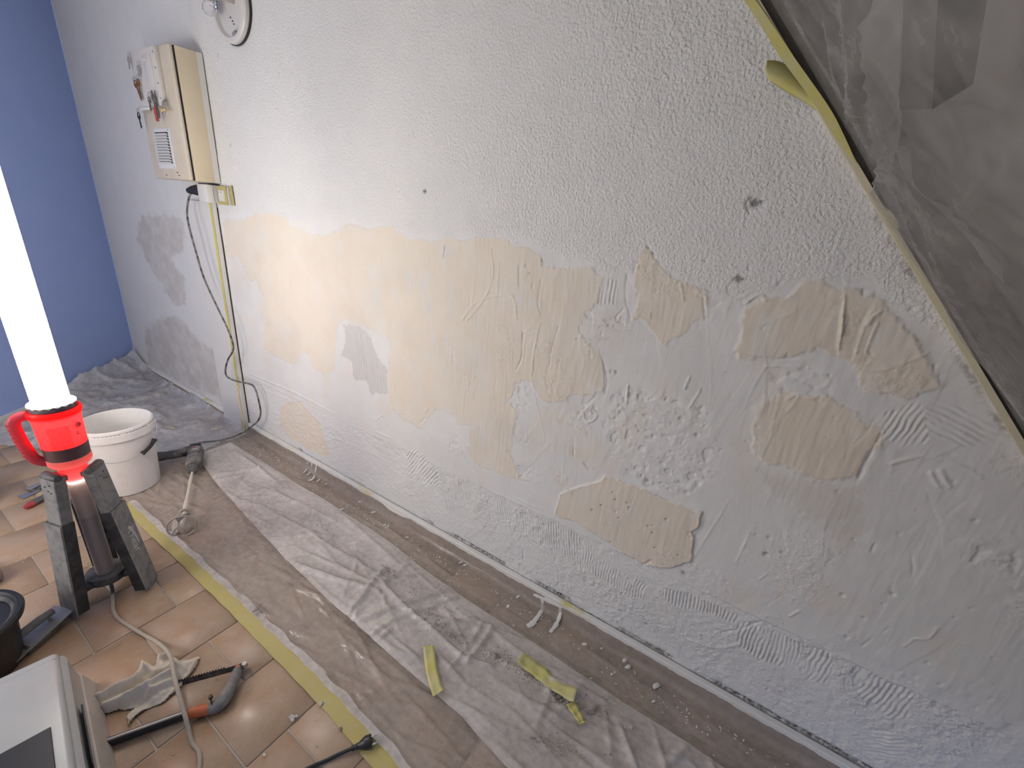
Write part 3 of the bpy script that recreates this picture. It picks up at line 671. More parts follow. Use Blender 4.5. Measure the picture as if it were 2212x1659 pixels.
    # base ring
    mb = MB(); mb.lathe([(.030, .100), (.062, .100), (.064, .085), (.062, .070), (.030, .070), (.030, .100)], 36, close=False); mb.lathe([(.0, .098), (.031, .098), (.031, .062), (0, .062)], 20); mb.build('base_ring', DUSTY_BLACK, t)
    # three folding legs
    for a in (math.radians(-72), math.radians(46), math.radians(168)):
        top = Vector((.070, 0, .565)); foot = Vector((.128, 0, .0))
        ax = (top - foot).normalized(); yv = Vector((0, 1, 0)); ov = yv.cross(ax).normalized() * 1.0
        if ov.x < 0: ov = -ov
        R = Matrix(((ov.x, 0, ax.x, 0), (ov.y, 1, ax.y, 0), (ov.z, 0, ax.z, 0), (0, 0, 0, 1)))
        B = Matrix.Rotation(a, 4, 'Z') @ Matrix.Translation(foot) @ R
        L = (top - foot).length
        leg = MB()      # lower C-channel: outer plate with two cheeks, rounded foot
        W2 = .039
        prof = [(-W2, .012), (-W2 * .7, .002), (W2 * .7, .002), (W2, .012), (W2, .395), (-W2, .395)]
        leg.prism([(p[0], p[1]) for p in prof], 0, .006, B @ Matrix.Translation((.010, 0, 0)) @ Matrix(((0, 0, 1, 0), (1, 0, 0, 0), (0, 1, 0, 0), (0, 0, 0, 1))))
        lg = leg.build('leg', GREY_DUST, t, sharp=25)
        ch = MB()
        for sgn in (-1, 1): ch.box((-.008, sgn * (W2 - .002), .205), (.038, .004, .38), .001, B, seg=1)
        ch.box((-.022, 0, .30), (.004, W2 * 1.9, .17), 0, B)
        ch.build('leg_channel', plain('shadow_black_plastic', (.02, .021, .025), .55, .25, dcol=(.16, .155, .15)), lg)
        up = MB(); up.box((.004, 0, (L + .37) / 2), (.007, .066, L - .37), .002, B, seg=1)
        for sgn in (-1, 1): up.box((-.012, sgn * .031, (L + .36) / 2), (.030, .005, L - .36), .001, B, seg=1)
        up.build('upper_leg', GREY_DUST, lg, sharp=25)
        kn = MB(); kn.lathe([(0, .034), (.012, .034), (.015, .028), (.015, -.028), (.012, -.034), (0, -.034)], 20, B @ Matrix.Translation((-.006, 0, L + .004)) @ Matrix.Rotation(math.pi / 2, 4, 'X'))
        kn.box((-.020, 0, L - .006), (.034, .060, .022), .005, B)
        kn.build('hinge', DUSTY_BLACK, lg)
        sc = MB()
        for (yy, zz) in ((-.012, .03), (.010, .022), (.0, .045), (.013, .05)): sc.box((.0085, yy, L - zz), (.002, .006, .003), 0, B)
        sc.build('vent_slots', BLACK_PL, lg)['kind'] = 'stuff'
        lug = MB(); lug.box((-.050, 0, .085), (.050, .030, .022), .002, B, seg=1); lug.build('strut', DUSTY_BLACK, lg)
        if abs(a - math.radians(46)) < .01:
            # worn white lettering on the outer plate
            cu = bpy.data.curves.new('lettering', 'FONT'); cu.body = 'Thear'; cu.size = .046; cu.extrude = .0003; cu.align_x = 'CENTER'; cu.align_y = 'CENTER'
            tx = bpy.data.objects.new('lettering', cu); C.objects.link(tx)
            dg = bpy.context.evaluated_depsgraph_get(); me = bpy.data.meshes.new_from_object(tx.evaluated_get(dg)); bpy.data.objects.remove(tx)
            o = mesh_obj('lettering', me, plain('worn_white_print', (.60, .58, .55), .7, .35, dcol=(.25, .24, .23), scale=160), lg)
            # text x runs down the leg, text up points to +y side
            T = B @ Matrix.Translation((.0166, 0, .235)) @ Matrix(((0, 0, 1, 0), (0, 1, 0, 0), (-1, 0, 0, 0), (0, 0, 0, 1)))
            me.transform(T)
            sw = MB(); pl = [(-.0205, .20), (-.0215, .245), (-.014, .285), (-.003, .300), (.006, .292), (-.004, .276), (-.011, .25), (-.015, .215)]
            pl = [(y * -1, z) for y, z in pl]
            sw.prism(pl, .0163, .0167, B @ Matrix(((0, 0, 1, 0), (1, 0, 0, 0), (0, 1, 0, 0), (0, 0, 0, 1)))); sw.build('swoosh', me.materials[0], lg)
    # cord leaving the base and running over the tiles
    pts = [(0, 0, .064), (.03, -.004, .03), (.075, -.018, .012)]
    flr = [(245, 1318), (258, 1338), (300, 1365), (345, 1391), (368, 1418), (378, 1468), (398, 1540), (413, 1600), (428, 1675)]
    for i, p in enumerate(flr):
        z = .0065 if i not in (4, 5, 6) else (.058, .082, .050)[i - 4]
        v = fl(*p, z); pts.append((v.x - LX, v.y - LY, z))
    v = Vector(pts[-1]) + Vector((.35, -.25, 0)); pts.append((v.x, v.y, .0065))
    path = smooth_path(pts, 8)
    mb = MB(); mb.tube(path[:14], [.0075] * 6 + [.0062] * 8, 10); mb.build('cord_sleeve', DUSTY_BLACK, t)
    mb = MB(); mb.tube(path[12:], .0060, 10); mb.build('power_cord', CORD_BEIGE, t)
    return t
build_work_light()

# ================================================================== BUCKET
def build_bucket():
    bx, by = -2.74, -.70; h = .385; rt = .150; rb = .128
    t = thing('bucket', 'open white plaster bucket with wire handle beside the drill', 'bucket', (bx, by, .004))
    rr = lambda z: rb + (rt - rb) * z / h
    mb = MB(); mb.lathe([(0, 0), (rb - .006, 0), (rb, .006), (rr(h - .05), h - .05), (rr(h), h - .002), (rr(h) - .0015, h), (rr(h) - .004, h - .002), (rr(.02) - .004, .02), (0, .018)], 64)
    mb.build('body', WHITE_PLASTIC, t)
    mb = MB(); mb.lathe([(rr(h) + .000, h - .003), (rr(h) + .0050, h - .004), (rr(h) + .0065, h - .014), (rr(h) + .0045, h - .016), (rr(h) + .0045, h - .022), (rr(h) + .0075, h - .024), (rr(h) + .0075, h - .060), (rr(h) - .003, h - .062)], 64, close=False); mb.build('rim', WHITE_PLASTIC, t)
    mb = MB()
    for i in range(64):
        if i % 8 == 7: continue
        q = 2 * math.pi * i / 64; mb.box((rr(h) + .0048, 0, h - .019), (.003, .009, .0022), 0, Matrix.Rotation(q, 4, 'Z'))
    mb.build('snap_slots', plain('slot_grey', (.25, .25, .26), .7), t)['kind'] = 'stuff'
    mb = MB(); mb.lathe([(0, .018), (rr(.05) - .006, .05), (rr(.30) - .0042, .30)], 40, close=False); mb.build('plaster_residue', WHITE_PL, t)
    # wire bail hanging down on the camera side with a black grip
    q0 = math.atan2(-CD - by, -bx); R = rr(h) + .010
    pl = Vector((math.cos(q0 + 1.50), math.sin(q0 + 1.50), 0)) * R; pr = Vector((math.cos(q0 - 1.62), math.sin(q0 - 1.62), 0)) * R
    pts = []
    for i in range(25):
        s = i / 24; q = q0 + 1.50 - 3.12 * s; dip = math.sin(math.pi * s)
        z = h - .045 - .12 * dip ** .8; pts.append(Vector((math.cos(q) * (R + .002), math.sin(q) * (R + .002), z)))
    mb = MB(); mb.tube(pts, .0016, 6); bl = mb.build('wire_handle', STEEL, t)
    g = pts[4:9]; mb = MB(); p = smooth_path(g, 3); k = len(p)
    mb.tube(p, [.0120, .0120] + [.0092] * (k - 4) + [.0120, .0120], 12); mb.build('handle_grip', BLACK_PL, bl)
    for pp in (pts[0], pts[-1]):
        n = Vector((pp.x, pp.y, 0)).normalized(); mb = MB(); mb.lathe([(0, .006), (.010, .006), (.012, 0)], 16, Matrix.Translation(pp - n * .006) @ n.to_track_quat('Z', 'Y').to_matrix().to_4x4()); mb.build('handle_lug', WHITE_PLASTIC, t)
build_bucket()

# ================================================================== DRILL MIXER
def build_drill():
    a = Vector((-2.68, -.405, .070)); e = Vector((-2.085, -.715, .060))
    d = (e - a); L = d.length; d.normalize()
    t = thing('drill', 'dusty dark corded drill with mixing paddle lying on the plastic film', 'drill', (a.x, a.y, .006))
    s = Vector((0, 0, 1)).cross(d).normalized(); u = d.cross(s)      # s points to the far side
    base = Matrix(((d.x, s.x, u.x, 0), (d.y, s.y, u.y, 0), (d.z, s.z, u.z, a.z - .006), (0, 0, 0, 1)))
    RX = base @ Matrix.Rotation(math.pi / 2, 4, 'Y')           # lathe z -> d
    mb = MB(); mb.lathe([(0, -.085), (.026, -.085), (.034, -.078), (.036, -.060), (.039, -.055), (.041, -.03), (.041, .03), (.044, .036), (.045, .085), (.040, .100), (.029, .112), (.029, .122), (0, .122)], 28, RX)
    mb.build('motor_housing', plain('very_dusty_drill_plastic', (.05, .052, .056), .6, .55, dcol=(.30, .29, .285), scale=60), t)
    mb = MB(); mb.lathe([(.020, .118), (.024, .122), (.024, .135), (.021, .138), (.021, .146), (.024, .149), (.023, .172), (.014, .184), (0, .184)], 22, RX); mb.build('chuck', DUSTY_BLACK, t)
    # grip points away from the wall, lying along the floor
    gp = [base @ Vector((-.055, .0, .010)), base @ Vector((-.058, -.05, .004)), base @ Vector((-.066, -.10, -.004)), base @ Vector((-.080, -.165, -.012)), base @ Vector((-.09, -.19, -.014))]
    # s is toward +? choose the side away from the wall
    if (base @ Vector((0, -.1, 0))).y > (base @ Vector((0, .1, 0))).y: gp = [base @ Vector((v.x, v.y, v.z)) for v in (Vector((-.055, .0, .01)), Vector((-.058, .05, .004)), Vector((-.066, .10, -.004)), Vector((-.08, .165, -.012)), Vector((-.09, .19, -.014)))]
    mb = MB(); mb.tube(smooth_path(gp, 5), [.033] * 6 + [.026] * 9 + [.029] * 6, 14, True, .8); gr = mb.build('grip', DUSTY_BLACK, t)
    mb = MB(); c = smooth_path(gp, 5)[5]; mb.box((0, 0, 0), (.016, .030, .020), .004, Matrix.Translation(c + d * .026)); mb.build('trigger', BLACK_PL, gr)
    # rear cap knob
    mb = MB(); mb.box((-.072, .0, .030), (.014, .055, .030), .005, base); mb.build('rear_cap', DUSTY_BLACK, t)
    # label plate and vents on top
    mb = MB(); mb.box((-.012, .006, .0412), (.052, .040, .004), .001, base, seg=1); lb = mb.build('label_plate', plain('grey_label', (.22, .22, .23), .5, .35, dcol=(.3, .29, .28)), t)
    mb = MB(); mb.box((-.022, -.004, .0436), (.012, .018, .001), 0, base); mb.build('red_mark', RED_PL, lb)
    mb = MB(); mb.box((-.008, .004, .0436), (.004, .024, .001), 0, base); mb.build('white_mark', WHITE_PL, lb)
    mb = MB()
    for i in range(6): mb.box((.024 + i * .0, -.026 + i * .010, .0405 - abs(i - 2.5) * .0022), (.004, .006, .003), 0, base)
    mb.build('vent_slots', BLACK_PL, t)['kind'] = 'stuff'
    # plaster-caked shaft, collar and paddle
    mb = MB(); n = 22; ps = [base @ Vector((.18 + (L - .18 - .012) * i / n, 0, 0)) for i in range(n + 1)]
    mb.tube(ps, [.0062 if i < 3 else .0072 + .0016 * random.random() + (.003 if i > 12 else 0) for i in range(n + 1)], 10); mb.build('shaft', plain('plaster_caked_steel', (.60, .54, .46), .8, .4, dcol=(.68, .64, .58), scale=120, bump=.6), t)
    PADD = plain('plaster_caked_paddle', (.36, .32, .28), .75, .5, dcol=(.52, .47, .42), scale=90, bump=.6)
    def ring(x, R, r):
        return [base @ Vector((x, R * math.cos(q), R * math.sin(q))) for q in [2 * math.pi * i / 36 for i in range(37)]]
    mb = MB(); mb.tube(ring(L - .01, .0565, 0), .0042, 8, False); mb.build('paddle_ring', PADD, t)
    mb = MB(); mb.tube(ring(L - .115, .020, 0), .0045, 8, False); mb.lathe([(0, L - .118), (.018, L - .118), (.018, L - .112), (0, L - .112)], 18, RX); mb.build('collar', PADD, t)
    for k in range(3):
        A = []; Bq = []
        for i in range(13):
            sgm = i / 12; q = 2 * math.pi * k / 3 + 1.9 * sgm; x = L - .115 + .105 * sgm; Rr = .020 + .036 * sgm
            A.append(base @ Vector((x, Rr * math.cos(q), Rr * math.sin(q)))); Bq.append(base @ Vector((x, Rr * .45 * math.cos(q), Rr * .45 * math.sin(q))))
        mb = MB(); mb.ribbon(A, Bq, d * .003); mb.build('paddle_blade', PADD, t)
    # mains lead: from the grip, over the film, up the duct to the socket
    T0 = Vector((a.x, a.y, .006))
    g0 = gp[-2] + T0
    pts = [base @ Vector((-.07, .0, .02)) + T0]
    pts = [gp[1] + T0 + Vector((-.03, .03, 0))]
    for p in ((414, 966), (432, 956), (470, 952), (505, 943)): pts.append(fl(*p, .034))
    for (px, py, y) in ((532, 930, -.075), (546, 919, -.065), (558, 908, -.055), (563, 890, -.045), (557, 858, -.05), (549, 836, -.05), (538, 829, -.055), (510, 823, -.075), (491, 814, -.09), (487, 800, -.095), (492, 778, -.095), (503, 758, -.09), (502, 738, -.09), (488, 702, -.10), (470, 665, -.105), (441, 602, -.115), (425, 550, -.12), (411, 500, -.125), (404, 462, -.11), (407, 432, -.095), (412, 418, -.085)): pts.append(wl(px, py, y))
    mb = MB(); mb.tube(smooth_path([p - T0 for p in pts], 6), .0052, 8); cb = mb.build('power_cord', CORD_BLACK, t)
    # angled black plug with its strain relief
    p0 = wl(412, 412, -.115) - T0; p1 = wl(440, 408, -.085) - T0
    mb = MB(); mb.tube([Vector((-2.990, -.085, 1.515)) - T0, Vector((-2.965, -.072, 1.520)) - T0, Vector((-2.930, -.055, 1.523)) - T0, Vector((-2.905, -.045, 1.520)) - T0], [.012, .022, .030, .034], 14, True, .8); mb.build('plug', BLACK_PL, cb)
build_drill()

# ================================================================== TECHNICAL DUCT, ELECTRIC CABINET, SOCKET
SCRAP0 = plain('clean_yellow_tape', (.64, .57, .16), .55, .2, dcol=(.6, .55, .4), scale=40)
def build_duct():
    t = thing('cable_duct', 'flat white cable duct rising from floor to cabinet', 'duct', ((GX0 + GX1) / 2, 0, 0))
    cx = (GX0 + GX1) / 2; w = GX1 - GX0
    mb = MB(); mb.box((0, -GD / 2 - .004, .735), (w, GD - .004, 1.46), .002, seg=1); mb.build('cover', WHITE_PAINT, t)
    mb = MB(); mb.box((w / 2 + .0005, -.004, .76), (.005, .004, 1.36), 0); mb.build('joint_gap', plain('dark_joint', (.05, .042, .035), .9), t)
    A = []; B = []
    for i in range(40):
        z = .34 + i * (1.47 - .34) / 39; j = .0012 * math.sin(i * 1.7)
        A.append((w / 2 - .024 + j, -GD - .0045, z)); B.append((w / 2 + .0010, -GD - .0045, z))
    mb = MB(); mb.ribbon(A, B, (0, .001, 0)); mb.build('tape_strip', SCRAP0, t)
    mb = MB(); mb.tube(smooth_path([(w / 2 - .012, -GD - .006, .36), (w / 2 - .016, -GD - .008, .22), (w / 2 - .004, -GD - .006, .11), (w / 2 - .010, -GD - .008, .02)], 6), [.008] * 19, 8); mb.build('conduit', CREAM, t)
    mb = MB(); mb.ribbon([(w / 2 - .030, -GD - .010, .02), (w / 2 - .028, -GD - .012, .07), (w / 2 - .020, -GD - .010, .12)], [(w / 2 + .012, -GD - .008, .018), (w / 2 + .010, -GD - .012, .06), (w / 2 + .002, -GD - .010, .11)], (0, .001, 0)); mb.build('tape_wrap', TAPE, t)
build_duct()

BRASS = plain('brass', (.55, .44, .24), .4, .1, metal=.6)
def build_cabinet():
    x1 = -2.775; wdt = .425; z0, z1 = 1.566, 2.160; yb, yf = -.007, -.152; cx = x1 - wdt / 2
    t = thing('electric_cabinet', 'cream metal electric cabinet with vent and hanging keys', 'cabinet', (cx, 0, z0))
    H = z1 - z0; D = yb - yf
    mb = MB(); mb.box((0, yb - D * .41, H / 2), (wdt, D * .82, H), .004); body = mb.build('body', CREAM, t)
    mb = MB(); mb.box((0, yf + D * .075, H / 2 + .002), (wdt + .002, D * .15, H + .004), .012, seg=3); door = mb.build('door', CREAM_DIRTY, t)
    mb = MB(); mb.box((0, yb - D * .835, H / 2), (wdt - .004, .004, H - .004)); mb.build('door_gap', BLACK_PL, body)
    mb = MB(); mb.box((wdt / 2 + .0004, yb - .012, H * .5), (.002, .026, H), .0, seg=1); mb.build('back_strip', WHITE_PAINT, body)
    # upper key board on the door: pale panel, raised plate with finger notch, screws
    px0, px1 = -.180, .112; pz0, pz1 = .338, .588
    mb = MB(); mb.box(((px0 + px1) / 2, yf - .010, (pz0 + pz1) / 2), (px1 - px0, .022, pz1 - pz0), .005); pan = mb.build('key_panel', plain('pale_key_panel', (.64, .61, .58), .45, .1, scale=20), t)
    mb = MB(); mb.box((.023, yf - .023, .488), (.085, .008, .140), .003); mb.box((.012, yf - .028, .535), (.045, .010, .014), .003); mb.build('slide_plate', plain('pale_grey_plate', (.62, .60, .585), .4), pan)
    for z in (.030, .095, .160, .225):
        mb = MB(); mb.lathe([(0, .002), (.0042, .002), (.0042, -.002)], 10, Matrix.Translation((px1 - .014, yf - .0215, pz0 + z)) @ Matrix.Rotation(math.pi / 2, 4, 'X')); mb.build('screw', STEEL, pan)
    mb = MB(); mb.box(((px0 + .07), yf - .022, pz0 - .006), (.13, .012, .014), .003); mb.build('hook_rail', plain('white_rail', (.68, .66, .63), .4), pan)
    # louvred vent
    vx, vz, vw, vh = -.020, .148, .205, .192
    mb = MB(); mb.box((vx, yf - .0015, vz), (vw, .004, vh), .001, seg=1); v = mb.build('vent', plain('white_vent', (.68, .68, .69), .4), t)
    for i in range(11):
        z = vz + .066 - i * .0136
        mb = MB(); mb.box((0, 0, 0), (vw * .74, .0125, .0036), 0, Matrix.Translation((vx, yf - .009, z)) @ Matrix.Rotation(math.radians(-38), 4, 'X')); mb.build('louvre', v.data.materials[0], v)
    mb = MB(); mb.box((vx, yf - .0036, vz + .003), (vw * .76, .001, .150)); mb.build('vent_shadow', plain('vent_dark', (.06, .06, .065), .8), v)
    for sx in (-1, 1):
        for sz in (-1, 1):
            mb = MB(); mb.lathe([(0, .0015), (.003, .0015), (.003, -.001)], 8, Matrix.Translation((vx + sx * vw * .42, yf - .004, vz + sz * vh * .45)) @ Matrix.Rotation(math.pi / 2, 4, 'X')); mb.build('vent_screw', STEEL, v)
    mb = MB()
    for (x, z) in ((.085, .035), (.100, .022), (-.05, .02)): mb.box((x, yf - .001, z), (.010, .003, .005))
    mb.build('rust_spots', RUST, door)['kind'] = 'stuff'
    # keys hanging from the board
    def key(name, lab, x, z, L, mat, ang=0, bow=.011, ring=True):
        k = thing(name, lab, 'key', (cx + x, yf - .032, z0 + z), (0, ang, 0), 'keys hanging on the cabinet')
        mb = MB(); mb.tube([(bow * math.cos(q), 0, -bow - .012 + bow * 1.2 * math.sin(q)) for q in [2 * math.pi * i / 16 for i in range(17)]], .0026, 6, False); mb.build('bow', mat, k)
        mb = MB(); mb.box((0, 0, -.024 - L / 2), (.008, .004, L), .001, seg=1)
        mb.box((.006, 0, -.020 - L + .006), (.010, .003, .008)); mb.box((.006, 0, -.020 - L + .020), (.008, .003, .006)); mb.build('blade', mat, k)
        if ring:
            mb = MB(); mb.tube([(.010 * math.cos(q), .010 * math.sin(q) * .3, .002 + .010 * math.sin(q)) for q in [2 * math.pi * i / 14 for i in range(15)]], .0011, 6, False); mb.build('key_ring', STEEL, k)
    key('key', 'small dull key at the top left of the key board', -.160, .570, .040, GREY_MET, .3)
    key('key', 'small grey key near the middle of the key board', -.062, .525, .035, GREY_MET, .4)
    key('key', 'big rusty key on the left hook of the rail', -.150, .465, .085, RUST, -.45, .014)
    key('key', 'second rusty key crossing the big rusty one', -.100, .470, .070, RUST, .12, .013)
    key('key', 'dark key hanging under the middle of the rail', -.010, .388, .048, DUSTY_BLACK, .1)
    key('key', 'dark key next to the red handled tool', .028, .395, .055, DUSTY_BLACK, -.25)
    key('key', 'black fob key dangling below the left corner of the cabinet door', -.176, .325, .060, BLACK_PL, -.04, .014)
    k = thing('pliers', 'small pliers with one red and one black grip hanging from cabinet', 'pliers', (cx + .055, yf - .034, z0 + .366))
    mb = MB(); mb.tube([(-.018, 0, .035), (-.006, 0, .0), (.008, 0, -.03)], [.003, .006, .005], 8); mb.tube([(.020, 0, .035), (.006, 0, .0), (-.004, 0, -.03)], [.003, .006, .005], 8); mb.build('jaw', DUSTY_BLACK, k)
    mb = MB(); mb.tube([(-.004, 0, -.028), (-.010, 0, -.060), (-.010, 0, -.098)], [.006, .0085, .007], 10); mb.build('grip', RED_PL, k)
    mb = MB(); mb.tube([(.008, -.0, -.028), (.016, 0, -.055), (.014, 0, -.085)], [.005, .006, .005], 10); mb.build('grip', DUSTY_BLACK, k)
    k = thing('hook', 'brass coat hook with two round knobs beside the vent', 'hook', (cx + .130, yf - .012, z0 + .338))
    mb = MB(); mb.tube([(0, 0, .025), (.004, -.018, .012), (0, -.022, -.012)], .0055, 8); mb.build('stem', GREY_MET, k)
    for dx in (-.014, .016):
        mb = MB(); mb.lathe([(0, -.010), (.007, -.007), (.010, 0), (.007, .007), (0, .010)], 14, Matrix.Translation((dx, -.02, -.022))); mb.build('knob', BRASS, k)
build_cabinet()

def build_socket():
    p = wl(455, 420, -.05)
    x0 = wl(441, 420, -.09).x; x1 = wl(470, 420, -.06).x
    t = thing('socket_box', 'white surface socket box under the electric cabinet', 'socket', (-2.848, -.005, 1.5105))
    mb = MB(); mb.box((0, -.034, .0), (.106, .066, .092), .004); mb.build('housing', WHITE_PAINT, t)
    mb = MB(); mb.box((.0535, -.034, 0), (.001, .0025, .088)); mb.build('seam', GREY_MET, t)
    mb = MB(); mb.box((.0, -.030, .0485), (.115, .05, .005)); mb.build('top_seal', BLACK_PL, t)
    s = thing('switch_plate', 'light switch framed with yellow masking tape near the cabinet', 'switch', (-2.733, -.006, 1.507))
    mb = MB(); mb.box((0, -.008, 0), (.100, .018, .094), .004); pl = mb.build('plate', WHITE_PAINT, s)
    mb = MB(); mb.box((-.008, -.019, 0), (.046, .006, .052), .002); mb.build('rocker', plain('ivory_switch', (.70, .66, .60), .35), s)
    mb = MB(); mb.box((-.008, -.0225, .016), (.024, .001, .003)); mb.build('switch_mark', GREY_MET, s)
    mb = MB(); mb.box((-.002, -.0178, .037), (.102, .0016, .019)); mb.box((-.002, -.0178, -.038), (.102, .0016, .018)); mb.box((.036, -.0182, 0), (.026, .0016, .092)); mb.build('tape_frame', TAPE, s)
    mb = MB(); mb.box((.070, -.003, .0), (.022, .004, .098), 0, Matrix.Rotation(-.06, 4, 'Y')); mb.build('torn_edge', TAPE, s)
build_socket()

# ================================================================== BARE WALL LAMP
def build_wall_lamp():
    c = wl(512, 8); c = Vector((-2.43, 0, 2.295))
    t = thing('wall_lamp', 'round wall lamp base without shade and with a bare bulb', 'lamp', (c.x, 0, c.z))
    Rx = Matrix.Rotation(math.pi / 2, 4, 'X'); R = .135
    mb = MB(); mb.lathe([(R + .003, 0), (R + .004, .010), (R - .01, .012)], 48, Rx, close=False); mb.build('gasket', BLACK_PL, t)
    WL = plain('white_lamp_base', (.66, .64, .62), .3, .1)
    mb = MB(); mb.lathe([(R, .008), (R, .026), (R - .006, .032), (R - .020, .034), (R - .024, .028), (R - .030, .020), (R * .55, .019), (0, .019)], 48, Rx); mb.build('base_plate', WL, t)
    for q in (-1.25, .6):
        mb = MB(); mb.box((0, 0, 0), (.014, .010, .030), .002, Matrix.Translation((math.cos(q) * .108, -.034, math.sin(q) * .108)) @ Matrix.Rotation(-q, 4, 'Y'), seg=1); mb.build('clip', GREY_MET, t)
    mb = MB()
    for (x, z) in ((-.01, -.035), (.004, -.05), (.012, -.062)): mb.box((x, -.0205, z), (.007, .002, .005))
    mb.build('vent_holes', BLACK_PL, t)['kind'] = 'stuff'
    # lamp holder and clear bulb, tipped down and toward the far end
    ax = Vector((-.42, -.55, -.72)).normalized(); Q = Matrix.Translation((-.005, -.024, .030)) @ ax.to_track_quat('Z', 'Y').to_matrix().to_4x4()
    mb = MB(); mb.box((-.004, -.045, .040), (.075, .055, .050), .004, Matrix.Rotation(.25, 4, 'Y')); mb.build('lamp_holder', plain('aged_cream_plastic', (.58, .52, .46), .5, .2), t)
    Q = Matrix.Translation((-.045, -.060, .020)) @ Vector((-.70, -.25, -.65)).normalized().to_track_quat('Z', 'Y').to_matrix().to_4x4()
    mb = MB(); mb.lathe([(.010, 0), (.013, .008), (.022, .024), (.028, .042), (.027, .056), (.019, .070), (0, .076)], 28, Q, close=False); mb.build('bulb', m_glass('clear_bulb_glass'), t)
    mb = MB(); mb.tube([Q @ Vector((-.008, 0, .0)), Q @ Vector((-.010, 0, .034)), Q @ Vector((.010, 0, .034)), Q @ Vector((.008, 0, 0))], .0012, 6); mb.build('filament', STEEL, t)
build_wall_lamp()

# ================================================================== PLASTIC FILM ON THE FLOOR
def creases(x, y, spec, seed):
    """sum of pinched ridges; spec = list of (count, x range, y range, angle range deg, length range, width range, height range)"""
    r = np.random.default_rng(seed); h = np.zeros_like(x)
    for (n, xr, yr, ar, lr, wr, hr) in spec:
        for _ in range(n):
            cx, cy = r.uniform(*xr), r.uniform(*yr); a = math.radians(r.uniform(*ar)); L = r.uniform(*lr) / 2; w_ = r.uniform(*wr); hh = r.uniform(*hr)
            dx = x - cx; dy = y - cy
            u = dx * math.cos(a) + dy * math.sin(a); v = -dx * math.sin(a) + dy * math.cos(a) + .25 * L * (r.uniform(-1, 1)) * (np.clip(u / L, -1.5, 1.5) ** 2) * .4
            h += hh * np.exp(-np.abs(v / w_) ** 1.3) * np.clip(1 - (u / L) ** 2, 0, 1)
    return h
def creases_at(x, y, lst):
    h = np.zeros_like(x)
    for (px, w_, hh) in lst:
        P = np.array([[*fl(*p)[:2]] for p in px]); d, s = line_d(P, x, y); h += hh * np.exp(-np.abs(d / w_) ** 1.3)
    return h
def prof_sample(pts, step):
    P = [Vector((a, b, 0)) for a, b in pts]; out = []
    for i in range(len(P) - 1):
        n = max(1, int((P[i + 1] - P[i]).length / step)); out += [P[i].lerp(P[i + 1], k / n) for k in range(n)]
    out.append(P[-1]); return np.array([[p.x, p.y] for p in out])

sheet = thing('plastic_drop_sheet', 'long strip of clear plastic film covering the floor below the wall', 'plastic sheet', (0, 0, 0))
gx = np.arange(-3.05, 1.05, .0085)
pr = prof_sample([(-.0175, .076), (-.019, .030), (-.024, .014), (-.034, .006), (-.05, .0035), (-.80, .0035)], .0075)
GX_, PY = np.meshgrid(gx, pr[:, 0], indexing='ij'); PZ = np.broadcast_to(pr[:, 1], GX_.shape).copy()
ew = sst(-.045, -.10, PY)
edge = -.770 + .006 * fbm(gx, gx * 0, 4, 2, 901)
PYs = np.where(PY < -.05, -.05 + (PY + .05) * ((edge[:, None] + .05) / (-.75)), PY)
h = creases(GX_, PYs, [(55, (-3, 1), (-.22, -.05), (-14, 14), (.2, .8), (.004, .010), (.002, .006)), (150, (-3, 1), (-.78, -.45), (-22, 22), (.15, .6), (.004, .010), (.003, .011)), (50, (-3, 1), (-.78, -.45), (20, 80), (.05, .2), (.003, .008), (.002, .007))], 5)
h += .0015 * (fbm(GX_, PYs, 11, 3, 902) + .6)
taper = sst(-.775, -.755, PYs)
PZ = PZ + ew * np.clip(h, 0, .016) * (.25 + .75 * taper)
Vf = np.stack([GX_, PYs - (1 - ew) * .0012 * (fbm(GX_, PZ, 20, 2, 903) + 1), PZ], -1).reshape(-1, 3)
mesh_obj('film', np_mesh('film', Vf, grid_faces(len(gx), len(pr))), FILM_CLEAR, sheet)

gx2 = np.arange(-2.78, 1.05, .0080); nv = 64
e1 = np.interp(gx2, [-2.78, -2.2, -1.45, -.82, .2, 1.05], [-.158, -.155, -.157, -.198, -.202, -.212]) + .010 * fbm(gx2, gx2 * 0, 3, 3, 911)
e2 = np.interp(gx2, [-2.78, -2.456, -1.571, -.978, -.528, -.348, 1.05], [-.36, -.423, -.523, -.556, -.562, -.587, -.60]) + .006 * fbm(gx2, gx2 * 0, 5, 3, 912)
tt = np.linspace(0, 1, nv)
X2 = np.repeat(gx2[:, None], nv, 1); Y2 = e1[:, None] * (1 - tt) + e2[:, None] * tt
h2 = creases(X2, Y2, [(46, (-2.6, 1), (-.56, -.2), (-20, 20), (.2, .9), (.006, .014), (.003, .010)), (60, (-2.6, 1), (-.56, -.2), (30, 150), (.08, .35), (.004, .010), (.003, .010)), (70, (-.9, .6), (-.58, -.22), (-25, 40), (.08, .3), (.004, .009), (.002, .008))], 8)
h2 += creases_at(X2, Y2, [([(700, 1410), (760, 1330), (830, 1240)], .010, .016), ([(705, 1385), (830, 1330), (1000, 1270)], .010, .012), ([(760, 1410), (850, 1350), (985, 1300)], .008, .010), ([(820, 1265), (870, 1320), (930, 1370)], .009, .016), ([(930, 1370), (1000, 1430), (1060, 1450)], .008, .012), ([(1060, 1370), (1040, 1400), (1010, 1440)], .008, .012), ([(560, 1100), (700, 1180), (830, 1260)], .012, .008), ([(640, 1230), (760, 1270), (820, 1290)], .009, .012), ([(560, 1020), (470, 1035), (440, 1050)], .01, .012)])
h2 += .004 * (fbm(X2, Y2, 6, 3, 913) + .7)
